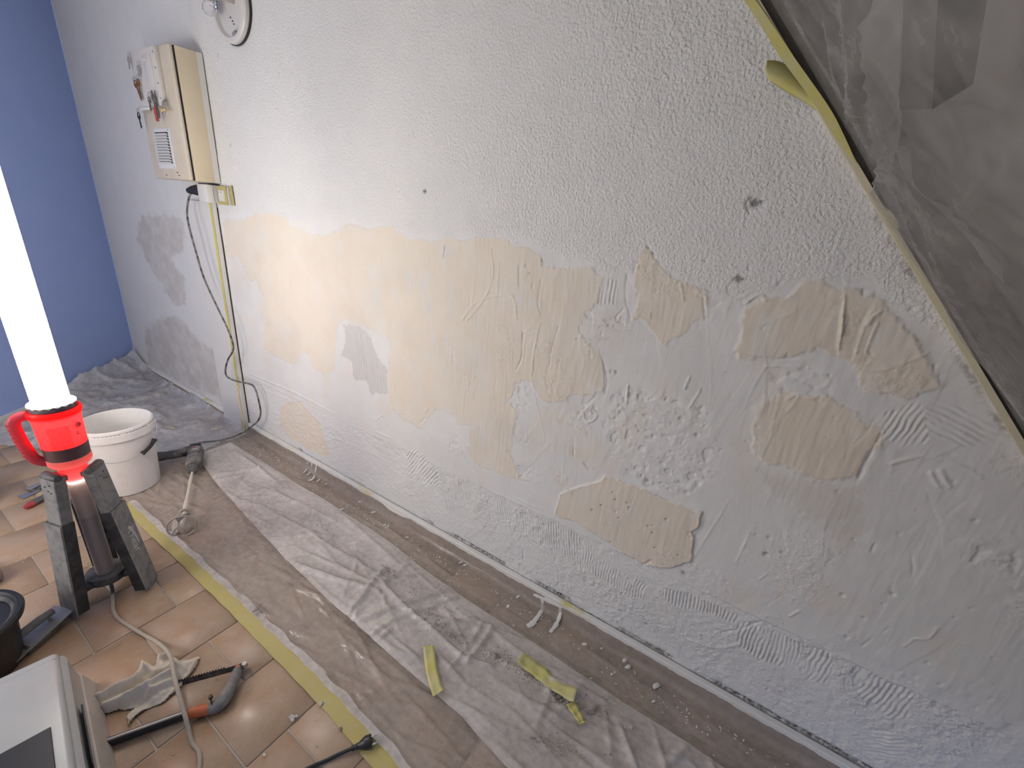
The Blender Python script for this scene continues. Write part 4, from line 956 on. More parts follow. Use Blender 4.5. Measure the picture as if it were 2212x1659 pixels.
edgef = np.minimum(sst(0, .06, tt), 1)[None, :] * np.minimum(sst(1, .94, tt), 1)[None, :]
Z2 = .0195 + np.clip(h2 * 1.35, 0, .036) * (.35 + .65 * edgef)
mesh_obj('folded_layer', np_mesh('folded_layer', np.stack([X2, Y2, Z2], -1).reshape(-1, 3), grid_faces(len(gx2), nv)), FILM_WHITE, sheet)

# crumpled sheet over the far end of the floor
fx = np.arange(-4.70, -2.80, .012); fy = np.arange(-1.20, -.018, .012)
FX, FY = np.meshgrid(fx, fy, indexing='ij')
dblue = (FX - pa.x) * nb.x + (FY - pa.y) * nb.y
P = np.array([(-4.75, .05), (-2.86, .05), (-2.84, -.30), (-2.93, -.52), (-3.15, -.70), (-3.45, -.86), (-3.72, -1.02), (-4.2, -1.15), (-4.8, -1.0)])
ins = poly_sd(P, FX + .03 * fbm(FX, FY, 8, 2, 921), FY + .03 * fbm(FX, FY, 8, 2, 922))
rid = 1 - np.abs(fbm(FX, FY, 5, 4, 923)) * 2.2
FZ = .008 + .030 * (.25 + .75 * sst(-3.0, -3.5, FX)) * np.clip(rid, 0, 1) ** 3 + .007 * (fbm(FX, FY, 9, 3, 924) + 1) + .13 * np.exp(-np.clip(dblue - .03, 0, 9) / .10) * sst(-.75, -.45, FY) + .055 * np.exp((FY + .018) / .018) * (FX > -4.7)
FZ = np.where(ins < .06, .006 + (FZ - .006) * sst(0, .06, ins), FZ)
Fi = grid_faces(len(fx), len(fy)); okf = ((ins > 0) & (dblue > .016)).reshape(-1)[Fi].all(1) 
u, inv = np.unique(Fi[okf], return_inverse=True)
fs_ = mesh_obj('plastic_drop_sheet', np_mesh('plastic_drop_sheet', np.stack([FX, FY, FZ], -1).reshape(-1, 3)[u], inv.reshape(-1, 4)), FILM_FAR)
finish(fs_, '', 'crumpled plastic sheet bunched up at the foot of the blue wall', 'plastic sheet')

# ---- tapes
A = []; B = []
for i in range(140):
    x = -2.55 + i * 3.6 / 139; y = float(np.interp(x, [-2.55, -1.9, -1.4, -.9, -.6, 1.05], [-.772, -.755, -.750, -.752, -.772, -.80])); wq = float(np.interp(x, [-2.5, -1.0, -.6], [.034, .046, .046]))
    k = .002 * math.sin(i * 1.3) + .0015 * math.sin(i * .37)
    A.append((x, y + k + .004, .0135 + .0012 * math.sin(i * .9))); B.append((x, y - wq + k * .5, .0036))
mb = MB(); mb.ribbon([(a_[0], a_[1] + .020 + .003 * math.sin(i * .8), .0160) for i, a_ in enumerate(A)], [(a_[0], a_[1] - .004, .0152) for a_ in A]); mb.build('folded_edge', FILM_WHITE, sheet)
mb = MB(); mb.ribbon(A, B, (0, 0, -.0008))
finish(mb.build('masking_tape', TAPE, origin=(-.75, -.78, .003)), '', 'long yellow masking tape holding the film edge to the tiles', 'tape')
def skirt_tape(name, x0, x1, lab):
    pts = [(-.0012, .0855), (-.0165, .0820), (-.0192, .0790), (-.0198, .0640)]
    n = int((x1 - x0) / .012); mb = MB()
    rows = []
    for i in range(n + 1):
        x = x0 + (x1 - x0) * i / n; j = .0022 * math.sin(i * .31) + .0018 * random.uniform(-1, 1)
        rows.append([(x, y - .0006, z + (j if q == 3 else 0)) for q, (y, z) in enumerate(pts)])
    vs = [p for r_ in rows for p in r_]; fs = [(i * 4 + q, (i + 1) * 4 + q, (i + 1) * 4 + q + 1, i * 4 + q + 1) for i in range(n) for q in range(3)]
    mb._add(vs, fs); finish(mb.build(name, SMEAR, origin=((x0 + x1) / 2, -.015, .075)), '', lab, 'tape')
skirt_tape('masking_tape', GX1 + .01, X1, 'plaster smeared tape along the skirting of the patched wall')
skirt_tape('masking_tape', X0 + .1, GX0 - .01, 'pale tape along the skirting of the far stretch beyond the duct')

def tape_scrap(px, lab, z0=.026, curl=.012, seed=1):
    r = random.Random(seed); L = [fl(*p, z0) for p in px[0]]; Rr = [fl(*p, z0) for p in px[1]]
    a = smooth_path(L, 5); b = smooth_path(Rr, 5); rows = 5; n = len(a); vs = []
    for k in range(rows):
        t_ = k / (rows - 1)
        for i in range(n):
            p = a[i].lerp(b[i], t_); e = abs(i / (n - 1) - .5) * 2
            vs.append((p.x, p.y, z0 + .006 + curl * e ** 3 + .003 * math.sin(i * 1.7 + k) + r.uniform(-.0008, .0008) + .004 * abs(t_ - .5)))
    fs = [(k * n + i, k * n + i + 1, (k + 1) * n + i + 1, (k + 1) * n + i) for k in range(rows - 1) for i in range(n - 1)]
    mb = MB(); mb._add(vs, fs); o = mb.build('tape_scrap', SCRAP, origin=tuple((a[0] + b[-1]) / 2)); finish(o, '', lab, 'tape')
    md = o.modifiers.new('thickness', 'SOLIDIFY'); md.thickness = .0008
SCRAP = plain('bright_yellow_tape', (.62, .57, .17), .55, .38, dcol=(.62, .59, .44), scale=40, bump=.3)
tape_scrap(([(914, 1406), (920, 1455), (935, 1512)], [(938, 1401), (945, 1452), (959, 1500)]), 'straight yellow tape scrap lying alone on the white film', seed=2)
tape_scrap(([(1117, 1440), (1150, 1462), (1185, 1490), (1237, 1527)], [(1130, 1418), (1172, 1442), (1205, 1473), (1246, 1496)]), 'crumpled dusty yellow tape strip beside the brown film edge', .028, .016, 3)
tape_scrap(([(1222, 1527), (1238, 1548), (1250, 1568)], [(1242, 1520), (1254, 1542), (1263, 1566)]), 'short yellow tape end just below the crumpled tape strip', .027, .004, 4)

# ================================================================== PLASTIC ON THE STAIR
def soff(px, py):
    d = ray(px, py); t = (dgp[1] - CH) / (d[2] - sl * d[0]); q = Vector((d[0] * t, d[1] * t - CD, d[2] * t + CH))
    return ((q - S0).dot(ux), -q.y)
ss = np.arange(.0, SL - .02, .0085); vv = np.arange(.0, 1.22, .0085)
SS, VV = np.meshgrid(ss, vv, indexing='ij')
sag = .034 * np.sin(np.clip(VV / 1.25, 0, 1) * math.pi) * (.9 + .3 * fbm(SS, VV, 2, 2, 951)) + .004
def sv(px): return np.array([soff(*p) for p in px])
d, sg = line_d(sv(sm_line([(2040, -60), (2022, 120), (2005, 250), (1965, 400), (1945, 500), (1990, 640)])), SS, VV)
ds = d * np.where(sg > 0, 1, -1); s_ref = np.sign(ds[np.argmin(np.abs(ss - soff(2120, 200)[0])), np.argmin(np.abs(vv - soff(2120, 200)[1]))])
ds = ds * s_ref
sag += .034 * sst(-.006, .012, ds) * np.exp(-np.clip(ds, 0, 9) / .35) + .012 * np.exp(-(ds / .02) ** 2)
for (px, wd, hh) in (([(1855, 0), (1862, 200), (1870, 350)], .012, .012), ([(1800, 60), (1820, 220), (1850, 380)], .010, .007), ([(1905, 30), (1880, 150), (1868, 240)], .012, .010), ([(2062, 250), (2130, 370), (2212, 470), (2260, 540)], .005, -.010), ([(2080, 0), (2090, 200), (2110, 350)], .02, .008), ([(1950, 520), (1990, 700), (2060, 900)], .02, .010), ([(2150, 500), (2130, 700), (2160, 900)], .03, .010), ([(1720, 60), (1790, 200), (1840, 330)], .012, .006)):
    d, _ = line_d(sv(sm_line(px)), SS, VV); sag += hh * np.exp(-np.abs(d / wd) ** 1.4)
sag += .004 * fbm(SS, VV, 9, 3, 952) * sst(0, .05, VV) + creases(SS, VV, [(60, (0.3, 2.2), (.05, 1.1), (20, 110), (.1, .45), (.006, .014), (.002, .006))], 12) * sst(0, .06, VV)
sag = np.clip(sag, .003, None) * (.02 + .98 * sst(.02, .42, VV))
sag = np.minimum(sag, .13 * VV + .001)
Q = np.array(S0)[None, None] + SS[..., None] * np.array(ux) + VV[..., None] * np.array([0, -1, 0]) - sag[..., None] * np.array(un)
eo = np.interp(SS, [0, soff(1850, 350)[0], soff(1905, 450)[0], 9], [.036, .024, .018, .018])
Q += np.array(un) * eo[..., None]
Q[..., 1] -= .014
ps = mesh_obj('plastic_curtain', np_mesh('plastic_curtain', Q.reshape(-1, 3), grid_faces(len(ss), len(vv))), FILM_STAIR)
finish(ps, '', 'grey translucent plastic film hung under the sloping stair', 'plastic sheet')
# dark post end behind the film
c0 = soff(1968, 235); base = S0 + ux * c0[0] + Vector((0, -c0[1], 0)) + un * .035
mb = MB(); W_ = (Vector((0, 0, 0)))
pA = S0 + ux * soff(1930, 243)[0] + Vector((0, -soff(1930, 243)[1], 0)); pB = S0 + ux * soff(2003, 243)[0] + Vector((0, -soff(2003, 243)[1], 0)); pC = S0 + ux * soff(1935, -40)[0] + Vector((0, -soff(1935, -40)[1], 0)); pD = S0 + ux * soff(2012, -40)[0] + Vector((0, -soff(2012, -40)[1], 0))
off = un * .004
mb.ribbon([pA + off, pB + off], [pC + off, pD + off], un * .03)
finish(mb.build('wooden_post', WOOD_DK, smooth=False), '', 'dark wooden post showing through the plastic under the stair', 'post')
# yellow tape along the top of the slope, with a loose flap
def on_wall(pts, y): return [wl(px, py, y) for px, py in pts]
td = thing('masking_tape', 'yellow masking tape with a loose flap along the stair slope', 'tape', tuple(wl(1700, 150)))
T0 = wl(1700, 150)
def rel(L): return [p - T0 for p in L]
a = smooth_path(rel(on_wall([(1600, -10), (1640, 50), (1690, 130), (1760, 225), (1800, 290), (1846, 352)], -.0235)), 6)
b = smooth_path(rel(on_wall([(1625, -10), (1670, 55), (1720, 130), (1790, 230), (1822, 290), (1850, 352)], -.0238)), 6)
mb = MB(); mb.ribbon(a, b, (0, -.0008, 0)); mb.build('strip', SCRAP, td)
cols = [[(1657, 130), (1690, 135), (1740, 172), (1775, 215), (1793, 250)], [(1653, 150), (1680, 160), (1725, 192), (1768, 228), (1794, 252)], [(1658, 168), (1690, 185), (1730, 210), (1770, 238), (1795, 254)], [(1665, 178), (1700, 200), (1735, 220), (1772, 243), (1796, 256)]]
ys = [[-.030, -.024, -.016, -.011, -.010], [-.044, -.034, -.022, -.013, -.010], [-.036, -.030, -.020, -.012, -.009], [-.014, -.013, -.011, -.010, -.009]]
rows = [smooth_path([wl(px, py, y) - T0 for (px, py), y in zip(c, yy)], 5) for c, yy in zip(cols, ys)]
mb = MB(); n = len(rows[0]); mb._add([p for r_ in rows for p in r_], [(k * n + i, k * n + i + 1, (k + 1) * n + i + 1, (k + 1) * n + i) for k in range(3) for i in range(n - 1)])
o = mb.build('loose_flap', SCRAP, td, sharp=180); md = o.modifiers.new('thickness', 'SOLIDIFY'); md.thickness = .0008
mb = MB(); mb.ribbon(rel(on_wall([(1908, 452), (1918, 470), (1930, 492)], -.030)), rel(on_wall([(1924, 455), (1936, 474), (1942, 494)], -.030)), (0, -.0008, 0)); mb.build('tape_end', SCRAP, td)

# ================================================================== SAW
def build_saw():
    z = .018; g = lambda px, py, zz=z: fl(px, py, zz)
    O = g(455, 1532); O = Vector((O.x, O.y, 0))
    t = thing('bow_saw', 'bow saw with grey padded handle and orange sleeve on the tiles', 'saw', tuple(O))
    r = lambda px, py, zz=z: g(px, py, zz) - O
    p1 = r(408, 1541); p2 = r(228, 1606); ext = p2 + (p2 - p1) * .06
    dd = (ext - p1); L = dd.length; dd.normalize(); sd_ = Vector((0, 0, 1)).cross(dd)
    R = Matrix(((dd.x, sd_.x, 0, 0), (dd.y, sd_.y, 0, 0), (dd.z, sd_.z, 1, 0), (0, 0, 0, 1)))
    mb = MB(); mb.box((L / 2, 0, 0), (L, .017, .026), .003, Matrix.Translation(p1) @ R, seg=1); fr = mb.build('frame_bar', BLACK_PL, t)
    mb = MB()
    mb.box((L / 2, .0, .0128), (L, .0035, .002), 0, Matrix.Translation(p1) @ R); mb.build('edge_line', GREY_MET, fr)
    mb = MB(); mb.tube([r(404, 1543), r(412, 1540), r(430, 1536), r(448, 1532), r(456, 1530)], [.0135, .0155, .0165, .0165, .0150], 14); mb.build('orange_sleeve', ORANGE, t)
    hp = smooth_path([r(452, 1531), r(470, 1524, .02), r(487, 1505, .021), r(500, 1480, .021), r(510, 1458, .02), r(514, 1447, .02)], 6); k = len(hp)
    mb = MB(); mb.tube(hp, [.0165 + .0035 * math.sin(math.pi * min(1, i / (k * .6))) - .004 * max(0, i / k - .6) for i in range(k)], 16); mb.build('handle', plain('worn_grey_rubber', (.16, .155, .155), .75, .45, dcol=(.32, .30, .28), scale=110, bump=.4), t)
    mb = MB(); mb.tube([r(513, 1450, .02), r(517, 1442, .02)], [.0150, .0135], 14); mb.build('orange_collar', ORANGE, t)
    mb = MB(); mb.tube([r(516, 1444, .02), r(526, 1438, .022), r(533, 1432, .024)], [.0125, .0115, .009], 12); tp = mb.build('tip', BLACK_PL, t)
    mb = MB(); c = r(528, 1434, .036); mb.lathe([(0, .0035), (.0075, .0035), (.0085, 0), (.0085, -.014)], 16, Matrix.Translation(c)); mb.build('blade_bolt', STEEL, tp)
    mb = MB(); c = r(454, 1508, .034); mb.tube([r(460, 1534, .012), r(458, 1522, .036), r(455, 1508, .046)], .0026, 8); mb.lathe([(0, .006), (.006, .004), (.0065, -.003), (0, -.005)], 12, Matrix.Translation(r(455, 1506, .048))); mb.build('latch', BLACK_PL, t)
    # toothed blade
    q1 = r(528, 1436, .026); q2 = r(400, 1471, .014); q2 = q1 + (q2 - q1) * 2.3; bd = (q2 - q1); BL = bd.length; bd.normalize(); bs = Vector((0, 0, 1)).cross(bd)
    if bs.dot(r(455, 1532) - q1) > 0: bs = -bs       # teeth point outward, away from the bar
    poly = [(0, .0)]; n = int(BL / .008)
    poly = [(0, -.012), (BL, -.012)] + [p for i in range(n, 0, -1) for p in ((i * .008 * BL / (n * .008), .006), ((i - .5) * BL / n, .0115 if i > 7 else .006))] + [(0, .006)]
    mb = MB(); mb.prism(poly, -.0007, .0007, Matrix(((bd.x, bs.x * .35, bs.x * .94, q1.x), (bd.y, bs.y * .35, bs.y * .94, q1.y), (bd.z, .94, -.35, q1.z), (0, 0, 0, 1)))); mb.build('blade', plain('dark_blade_steel', (.06, .06, .062), .4, .2, dcol=(.4, .38, .36), metal=.5, scale=150), t)
build_saw()

# ================================================================== RAG
def build_rag():
    px = [(190, 1522), (215, 1502), (245, 1486), (288, 1466), (300, 1448), (318, 1440), (334, 1436), (338, 1425), (368, 1414), (378, 1424), (405, 1420), (432, 1416), (430, 1432), (415, 1450), (404, 1466), (380, 1494), (350, 1518), (318, 1530), (292, 1546), (276, 1572), (270, 1560), (274, 1540), (290, 1528), (262, 1532), (225, 1540), (198, 1538)]
    P = np.array([[*fl(*p, .01)[:2]] for p in px]); lo = P.min(0) - .01; hi = P.max(0) + .01
    x = np.arange(lo[0], hi[0], .0028); y = np.arange(lo[1], hi[1], .0028); X, Y = np.meshgrid(x, y, indexing='ij')
    sd = poly_sd(P, X + .006 * fbm(X, Y, 40, 2, 970), Y + .006 * fbm(X, Y, 40, 2, 971))
    h = .004 + .024 * sst(0, .040, sd)
    for (pp, wd, hh) in (([(200, 1522), (260, 1498), (305, 1475), (320, 1445)], .012, .030), ([(225, 1532), (290, 1510), (345, 1480), (375, 1462)], .010, .028), ([(300, 1445), (340, 1462), (370, 1448)], .010, .018), ([(345, 1432), (372, 1420), (384, 1450)], .010, .028), ([(276, 1568), (300, 1540), (350, 1518), (405, 1462), (428, 1425)], .006, .020), ([(330, 1500), (370, 1480)], .008, .014), ([(300, 1525), (335, 1505), (380, 1478)], .008, -.010), ([(240, 1512), (300, 1490), (350, 1466)], .007, -.014)):
        d, _ = line_d(np.array([[*fl(*p, .01)[:2]] for p in sm_line(pp)]), X, Y); h += hh * np.exp(-(d / wd) ** 2) * sst(-.002, .012, sd)
    h += .009 * fbm(X, Y, 38, 4, 972) * sst(0, .02, sd) + .010 * (1 - 2.2 * np.abs(fbm(X, Y, 16, 3, 973))).clip(0, 1) ** 2 * sst(0, .02, sd); h = np.clip(h, .003, None)
    F_ = grid_faces(len(x), len(y)); ok = (sd > 0).reshape(-1)[F_].all(1); u, inv = np.unique(F_[ok], return_inverse=True)
    c = np.array([P[:, 0].mean(), P[:, 1].mean(), 0])
    o = mesh_obj('rag', np_mesh('rag', np.stack([X, Y, h], -1).reshape(-1, 3)[u] - c, inv.reshape(-1, 4)), CLOTH, None, tuple(c))
    md = o.modifiers.new('thickness', 'SOLIDIFY'); md.thickness = .0022
    finish(o, '', 'crumpled beige work rag lying over the saw blade', 'rag')
build_rag()

# ================================================================== PLUG AT THE BOTTOM EDGE
def build_plug():
    z = .024; O = fl(785, 1605, 0)
    t = thing('power_plug', 'black two pin mains plug with cable lying on the tape edge', 'plug', tuple(O))
    r = lambda px, py, zz=z: fl(px, py, zz) - O
    a = r(760, 1617, .014); b = r(803, 1600, .026); ax = (b - a).normalized(); Q = Matrix.Translation(a) @ ax.to_track_quat('Z', 'Y').to_matrix().to_4x4(); L = (b - a).length
    mb = MB(); mb.lathe([(0, 0), (.0075, 0), (.0080, .006), (.0070, .007), (.0072, .012), (.0085, .014), (.0078, .016), (.009, .022), (.0165, L * .62), (.0185, L * .72), (.0185, L * .97), (.0165, L), (0, L)], 28, Q); bd = mb.build('body', BLACK_PL, t)
    side = (ax.cross(Vector((0, 0, 1)))).normalized(); upv = side.cross(ax); side = (side * .75 - upv * .5).normalized()
    for s in (-1, 1):
        c = a + ax * L + side * s * .0095
        mb = MB(); mb.tube([c - ax * .002, c + ax * .0165], .0024, 10); mb.tube([c + ax * .0165, c + ax * .0185], [.0024, .0012], 10); mb.build('pin', plain('bright_steel', (.75, .74, .72), .2, metal=1.0), t)
    pts = [a + ax * .002, r(735, 1628, .010), r(700, 1645, .007), r(665, 1660, .007), r(610, 1690, .007), r(520, 1730, .007)]
    mb = MB(); mb.tube(smooth_path(pts, 6), .0052, 10); mb.build('cable', plain('plain_black_rubber', (.016, .016, .017), .45), t)
build_plug()

# ================================================================== STEP STOOL (bottom left corner)
def build_stool():
    h = .235; cr = fl(124, 1404, h); ang = math.radians(-9)
    t = thing('step_stool', 'white plastic step stool with black pads in the bottom left corner', 'stool', (cr.x, cr.y, 0), (0, 0, ang))
    Lx, Ly = .52, .30       # extends to +x (near) and -y
    ctr = Vector((Lx / 2, -Ly / 2, 0))
    WH = plain('white_stool_plastic', (.36, .375, .385), .35, .15, dcol=(.52, .50, .48), scale=24)
    mb = MB(); mb.box((ctr.x, ctr.y, h - .016), (Lx, Ly, .032), .014, seg=4); top = mb.build('top', WH, t)
    mb = MB(); mb.box((.028, ctr.y, h - .0002), (.0022, Ly - .012, .0012)); mb.build('groove', plain('groove_grey', (.40, .41, .42), .5), top)
    for (x, y, a_, b_) in ((.335, -.078, .15, .095), (.345, -.190, .15, .11)):
        mb = MB(); mb.box((x, y, h + .0008), (a_, b_, .004), .0018, seg=1); mb.build('grip_pad', BLACK_PL, top)
    # flared skirt: lofted rectangle, two steps
    def loft(lv, name, mat):
        m = MB(); vs = []; fs = []
        for (z, e) in lv:
            a_, b_ = Lx / 2 + e, Ly / 2 + e; c = .022
            for (sx, sy) in ((1, 1), (-1, 1), (-1, -1), (1, -1)):
                o1 = [(sx * a_, sy * (b_ - c)), (sx * (a_ - c * .3), sy * (b_ - c * .3)), (sx * (a_ - c), sy * b_)]
                if sx * sy < 0: o1 = o1[::-1]
                vs += [(ctr.x + p[0], ctr.y + p[1], z) for p in o1]
        for k in range(len(lv) - 1):
            for i in range(12): fs.append((k * 12 + i, k * 12 + (i + 1) % 12, (k + 1) * 12 + (i + 1) % 12, (k + 1) * 12 + i))
        m._add(vs, fs); return m.build(name, mat, t, sharp=50)
    loft([(h - .020, -.004), (h - .028, .008), (h - .034, .012), (h - .040, .010), (.10, .022)], 'upper_skirt', WH)
    sk = loft([(.102, .020), (.10, .026), (.012, .048), (.0, .049)], 'lower_skirt', plain('dusty_white_plastic', (.48, .45, .42), .6, .5, dcol=(.40, .36, .32), scale=30))
    mb = MB(); n_ = Matrix.Rotation(math.radians(10), 4, 'X')
    mb.box((0, 0, 0), (.20, .004, .05), .0018, Matrix.Translation((ctr.x + .02, .0195, .150)) @ Matrix.Rotation(math.radians(-6), 4, 'X'), seg=1); mb.build('hand_slot', BLACK_PL, t)
build_stool()

# ================================================================== BLACK BUCKET, TROWEL, SACK, SMALL TOOLS at the left edge
def build_left():
    c = (-1.90, -1.375); h = .205
    t = thing('mortar_bucket', 'black mortar bucket with thick rim cut by the left edge', 'bucket', (*c, 0))
    mb = MB(); mb.lathe([(0, 0), (.10, 0), (.104, .006), (.122, h - .03), (.128, h - .03), (.142, h - .024), (.146, h - .008), (.142, h), (.130, h), (.122, h - .010), (.118, h - .022), (0, h - .028)], 48); mb.build('body', BLACK_PL, t)
    mb = MB(); mb.lathe([(.118, h - .020), (.124, h - .008), (.120, h - .007), (.112, h - .018)], 48, close=False); mb.build('inner_lip', DUSTY_BLACK, t)
    mb = MB(); q = .9; mb.box((.135, .03, h - .045), (.016, .05, .022), .004); mb.build('handle_lug', DUSTY_BLACK, t)
    g = fl(62, 1378, 0)
    t = thing('plastering_float', 'grey steel plastering float lying between black bucket and stool', 'trowel', (g.x + .03, g.y + .02, 0), (0, 0, math.radians(-62)))
    mb = MB(); mb.box((.0, 0, .030), (.20, .085, .003), 0, Matrix.Rotation(.10, 4, 'Y')); bl = mb.build('blade', GREY_MET, t)
    mb = MB(); mb.tube([(-.06, 0, .062), (-.02, 0, .066), (.03, 0, .066), (.065, 0, .060)], [.012, .014, .014, .011], 12); mb.build('handle', plain('dusty_blue_grey_grip', (.15, .155, .17), .7, .4, dcol=(.28, .28, .29)), t)
    mb = MB(); mb.tube([(-.045, 0, .032), (-.045, 0, .062)], .005, 8); mb.build('post', STEEL, t)
    mb = MB(); mb.tube([(.05, 0, .026), (.05, 0, .062)], .005, 8); mb.build('post', STEEL, t)
    mb = MB(); mb.box((0, 0, .014), (.12, .07, .026), .004); mb.build('block', DUSTY_BLACK, t)
    # sack edge
    c = Vector((-3.13, -1.235, 0)); mb = MB(); n = 40
    prof = []
    vs = []; fs = []; K = 10
    for i in range(K):
        s = i / (K - 1); z = .11 * math.sin(s * math.pi / 2) + .002; r0 = .155 * math.cos(s * math.pi / 2) ** .55
        for j in range(n):
            q = 2 * math.pi * j / n; rr = r0 * (1 + .05 * math.sin(3 * q + 1) + .04 * math.sin(7 * q + i))
            vs.append((rr * math.cos(q), rr * math.sin(q) * .8, z))
    for i in range(K - 1):
        for j in range(n): fs.append((i * n + j, i * n + (j + 1) % n, (i + 1) * n + (j + 1) % n, (i + 1) * n + j))
    fs.append(tuple((K - 1) * n + j for j in range(n)))
    mb._add(vs, fs); o = mb.build('plaster_sack', plain('white_paper_sack', (.66, .65, .64), .8, .2, scale=30, bump=.5), None, tuple(c), sharp=180); finish(o, '', 'white plaster sack cut off by the left frame edge', 'sack')
    # small pile beside the bucket at the edge
    g = fl(5, 1258, 0); mb = MB(); vs = []
    mb.box((0, 0, .03), (.16, .10, .06), .018, Matrix.Rotation(.4, 4, 'Z'), seg=3); o = mb.build('sponge', plain('dust_grey_sponge', (.20, .19, .19), .95, .5, dcol=(.34, .32, .31), scale=90, bump=.8), None, (g.x - .06, g.y - .06, 0)); finish(o, '', 'dust grey sponge behind the black bucket at the left edge', 'sponge')
    # chisel with red tipped grip
    a = fl(54, 1097, .014); b = fl(104, 1069, .014); O = Vector((a.x, a.y, 0)); t = thing('chisel', 'chisel with red tipped grey grip behind the lamp legs', 'chisel', tuple(O))
    d = b - a
    mb = MB(); mb.tube([a - O, a - O + d * .15, a - O + d * .35], [.009, .015, .015], 12); mb.build('grip_end', RED_PL, t)
    mb = MB(); mb.tube([a - O + d * .33, a - O + d * .7, a - O + d * 1.05], [.0152, .0155, .013], 12); mb.build('grip', plain('grey_grip', (.09, .09, .10), .6, .3, dcol=(.22, .2, .2)), t)
    mb = MB(); mb.box((0, 0, 0), (.022, .10, .004), .001, Matrix.Translation(a - O + d * 1.05 + d.normalized() * .05) @ Matrix.Rotation(math.atan2(d.y, d.x) - math.pi / 2, 4, 'Z'), seg=1); mb.build('blade', STEEL, t)
    # stack of filling knives
    for i, (p0, p1, lab) in enumerate((((44, 1074), (98, 1052), 'long filling knife blade lying above the chisel grip'), ((60, 1060), (100, 1042), 'short filling knife resting over the long knife blade'))):
        a = fl(*p0, .006); b = fl(*p1, .006); d = (b - a); L = d.length + .05; O = Vector((a.x, a.y, .004 + i * .010)); an = math.atan2(d.y, d.x)
        t = thing('filling_knife', lab, 'knife', tuple(O), (0, 0, an))
        mb = MB(); mb.prism([(0, -.028 + i * .008), (L * .55, -.012), (L * .55, .012), (0, .028 - i * .008)], 0, .0016); mb.build('blade', GREY_MET if i else STEEL, t)
        mb = MB(); mb.tube([(L * .5, 0, .006), (L * .62, 0, .008), (L * .98, 0, .008)], [.007, .011, .012], 10); mb.build('handle', DUSTY_BLACK, t)
build_left()

# ================================================================== DEBRIS
def blob(mb, c, r, flat=.5, n=6, stretch=1.0, ang=0.0):
    vs = []; fs = []
    lv = ((.55, 0), (1, .35), (.75, .8)); rr = [r * random.uniform(.7, 1.25) for _ in range(n)]
    for (k, z) in lv:
        for j in range(n):
            q = 2 * math.pi * j / n; x = rr[j] * k * math.cos(q) * stretch; y = rr[j] * k * math.sin(q)
            vs.append((c[0] + x * math.cos(ang) - y * math.sin(ang), c[1] + x * math.sin(ang) + y * math.cos(ang), c[2] + z * r * 2 * flat))
    for i in range(2):
        for j in range(n): fs.append((i * n + j, i * n + (j + 1) % n, (i + 1) * n + (j + 1) % n, (i + 1) * n + j))
    fs.append(tuple(2 * n + j for j in range(n))); mb._add(vs, fs)
# single larger crumbs
CR = [((693, 1520), .0075, 'pale plaster crumb on the tape near the upper right tile joint'), ((628, 1553), .011, 'flat grey plaster lump on the tile left of the tape'), ((735, 1575), .0055, 'brownish crumb on the yellow tape above the black plug'), ((1097, 1310), .0065, 'angular white chip on the brown film left of the plaster drip'), ((1262, 1392), .0075, 'round white chip on the brown film right of the plaster drip'), ((575, 1186), .012, 'dark clump of dust on the white film near the drill paddle'), ((588, 1118), .0, ''), ((1075, 1418), .010, 'brown dirt clump above the crumpled tape strip'), ((1205, 1510), .016, 'largest brown dirt clump under the crumpled tape strip'), ((1275, 1533), .016, 'brown dirt clump right of the short tape end'), ((555, 1315), .008, 'thin dark splinter on the film beside the tape'), ((571, 1630), .004, 'white speck on the lower tile near the plug cable'), ((1362, 1571), .007, 'grey crumb on the white film edge at the lower right'), ((738, 1545), .004, '')]
for (p, r_, lab) in CR:
    if not lab: continue
    v = fl(*p, .03 if p[0] > 740 and p[1] > 1150 or 'film' in lab and 'brown' not in lab else .006)
    zz = v.z; mb = MB()
    if 'clump' in lab:
        for _ in range(9): blob(mb, (random.gauss(0, r_ * .7), random.gauss(0, r_ * .5), 0), r_ * random.uniform(.25, .5), .5)
    elif 'lump' in lab:
        for _ in range(7): blob(mb, (random.gauss(0, r_ * .6), random.gauss(0, r_ * .5), 0), r_ * random.uniform(.4, .7), .3)
    else: blob(mb, (0, 0, 0), r_, .4, 7, 2.6 if 'splinter' in lab else 1.3, random.uniform(0, 3))
    mt = DARK_CRUMB if ('dark' in lab or 'brown dirt' in lab or 'brownish' in lab) else CRUMB_M if 'grey' in lab or 'pale' in lab else WHITE_PL
    o = mb.build('crumb', mt, None, (v.x, v.y, zz - .001), sharp=20); finish(o, '', lab, 'crumb', 'larger crumbs on floor and film')
# yellowish flakes behind the drill
for (p, L, wq, an, lab) in (((368, 926), .10, .022, .35, 'long yellowish paint flake on the film behind the bucket'), ((463, 928), .05, .028, .2, 'oval cream paint flake on the film below the duct'), ((410, 973), .05, .02, -.3, 'cream paint flake touching the drill cord')):
    v = fl(*p, .03); mb = MB(); n = 10
    A = [(L * (i / n - .5), wq / 2 * math.sin(math.pi * i / n), .004 * math.sin(math.pi * i / n)) for i in range(n + 1)]; B = [(a_[0], -a_[1], a_[2] + .002) for a_ in A]
    mb.ribbon(A, B, (0, 0, .0012)); o = mb.build('paint_flake', plain('cream_flake', (.62, .55, .40), .7), None, (v.x, v.y, .034)); o.rotation_euler = (0, 0, an); finish(o, '', lab, 'flake', 'paint flakes by the drill')
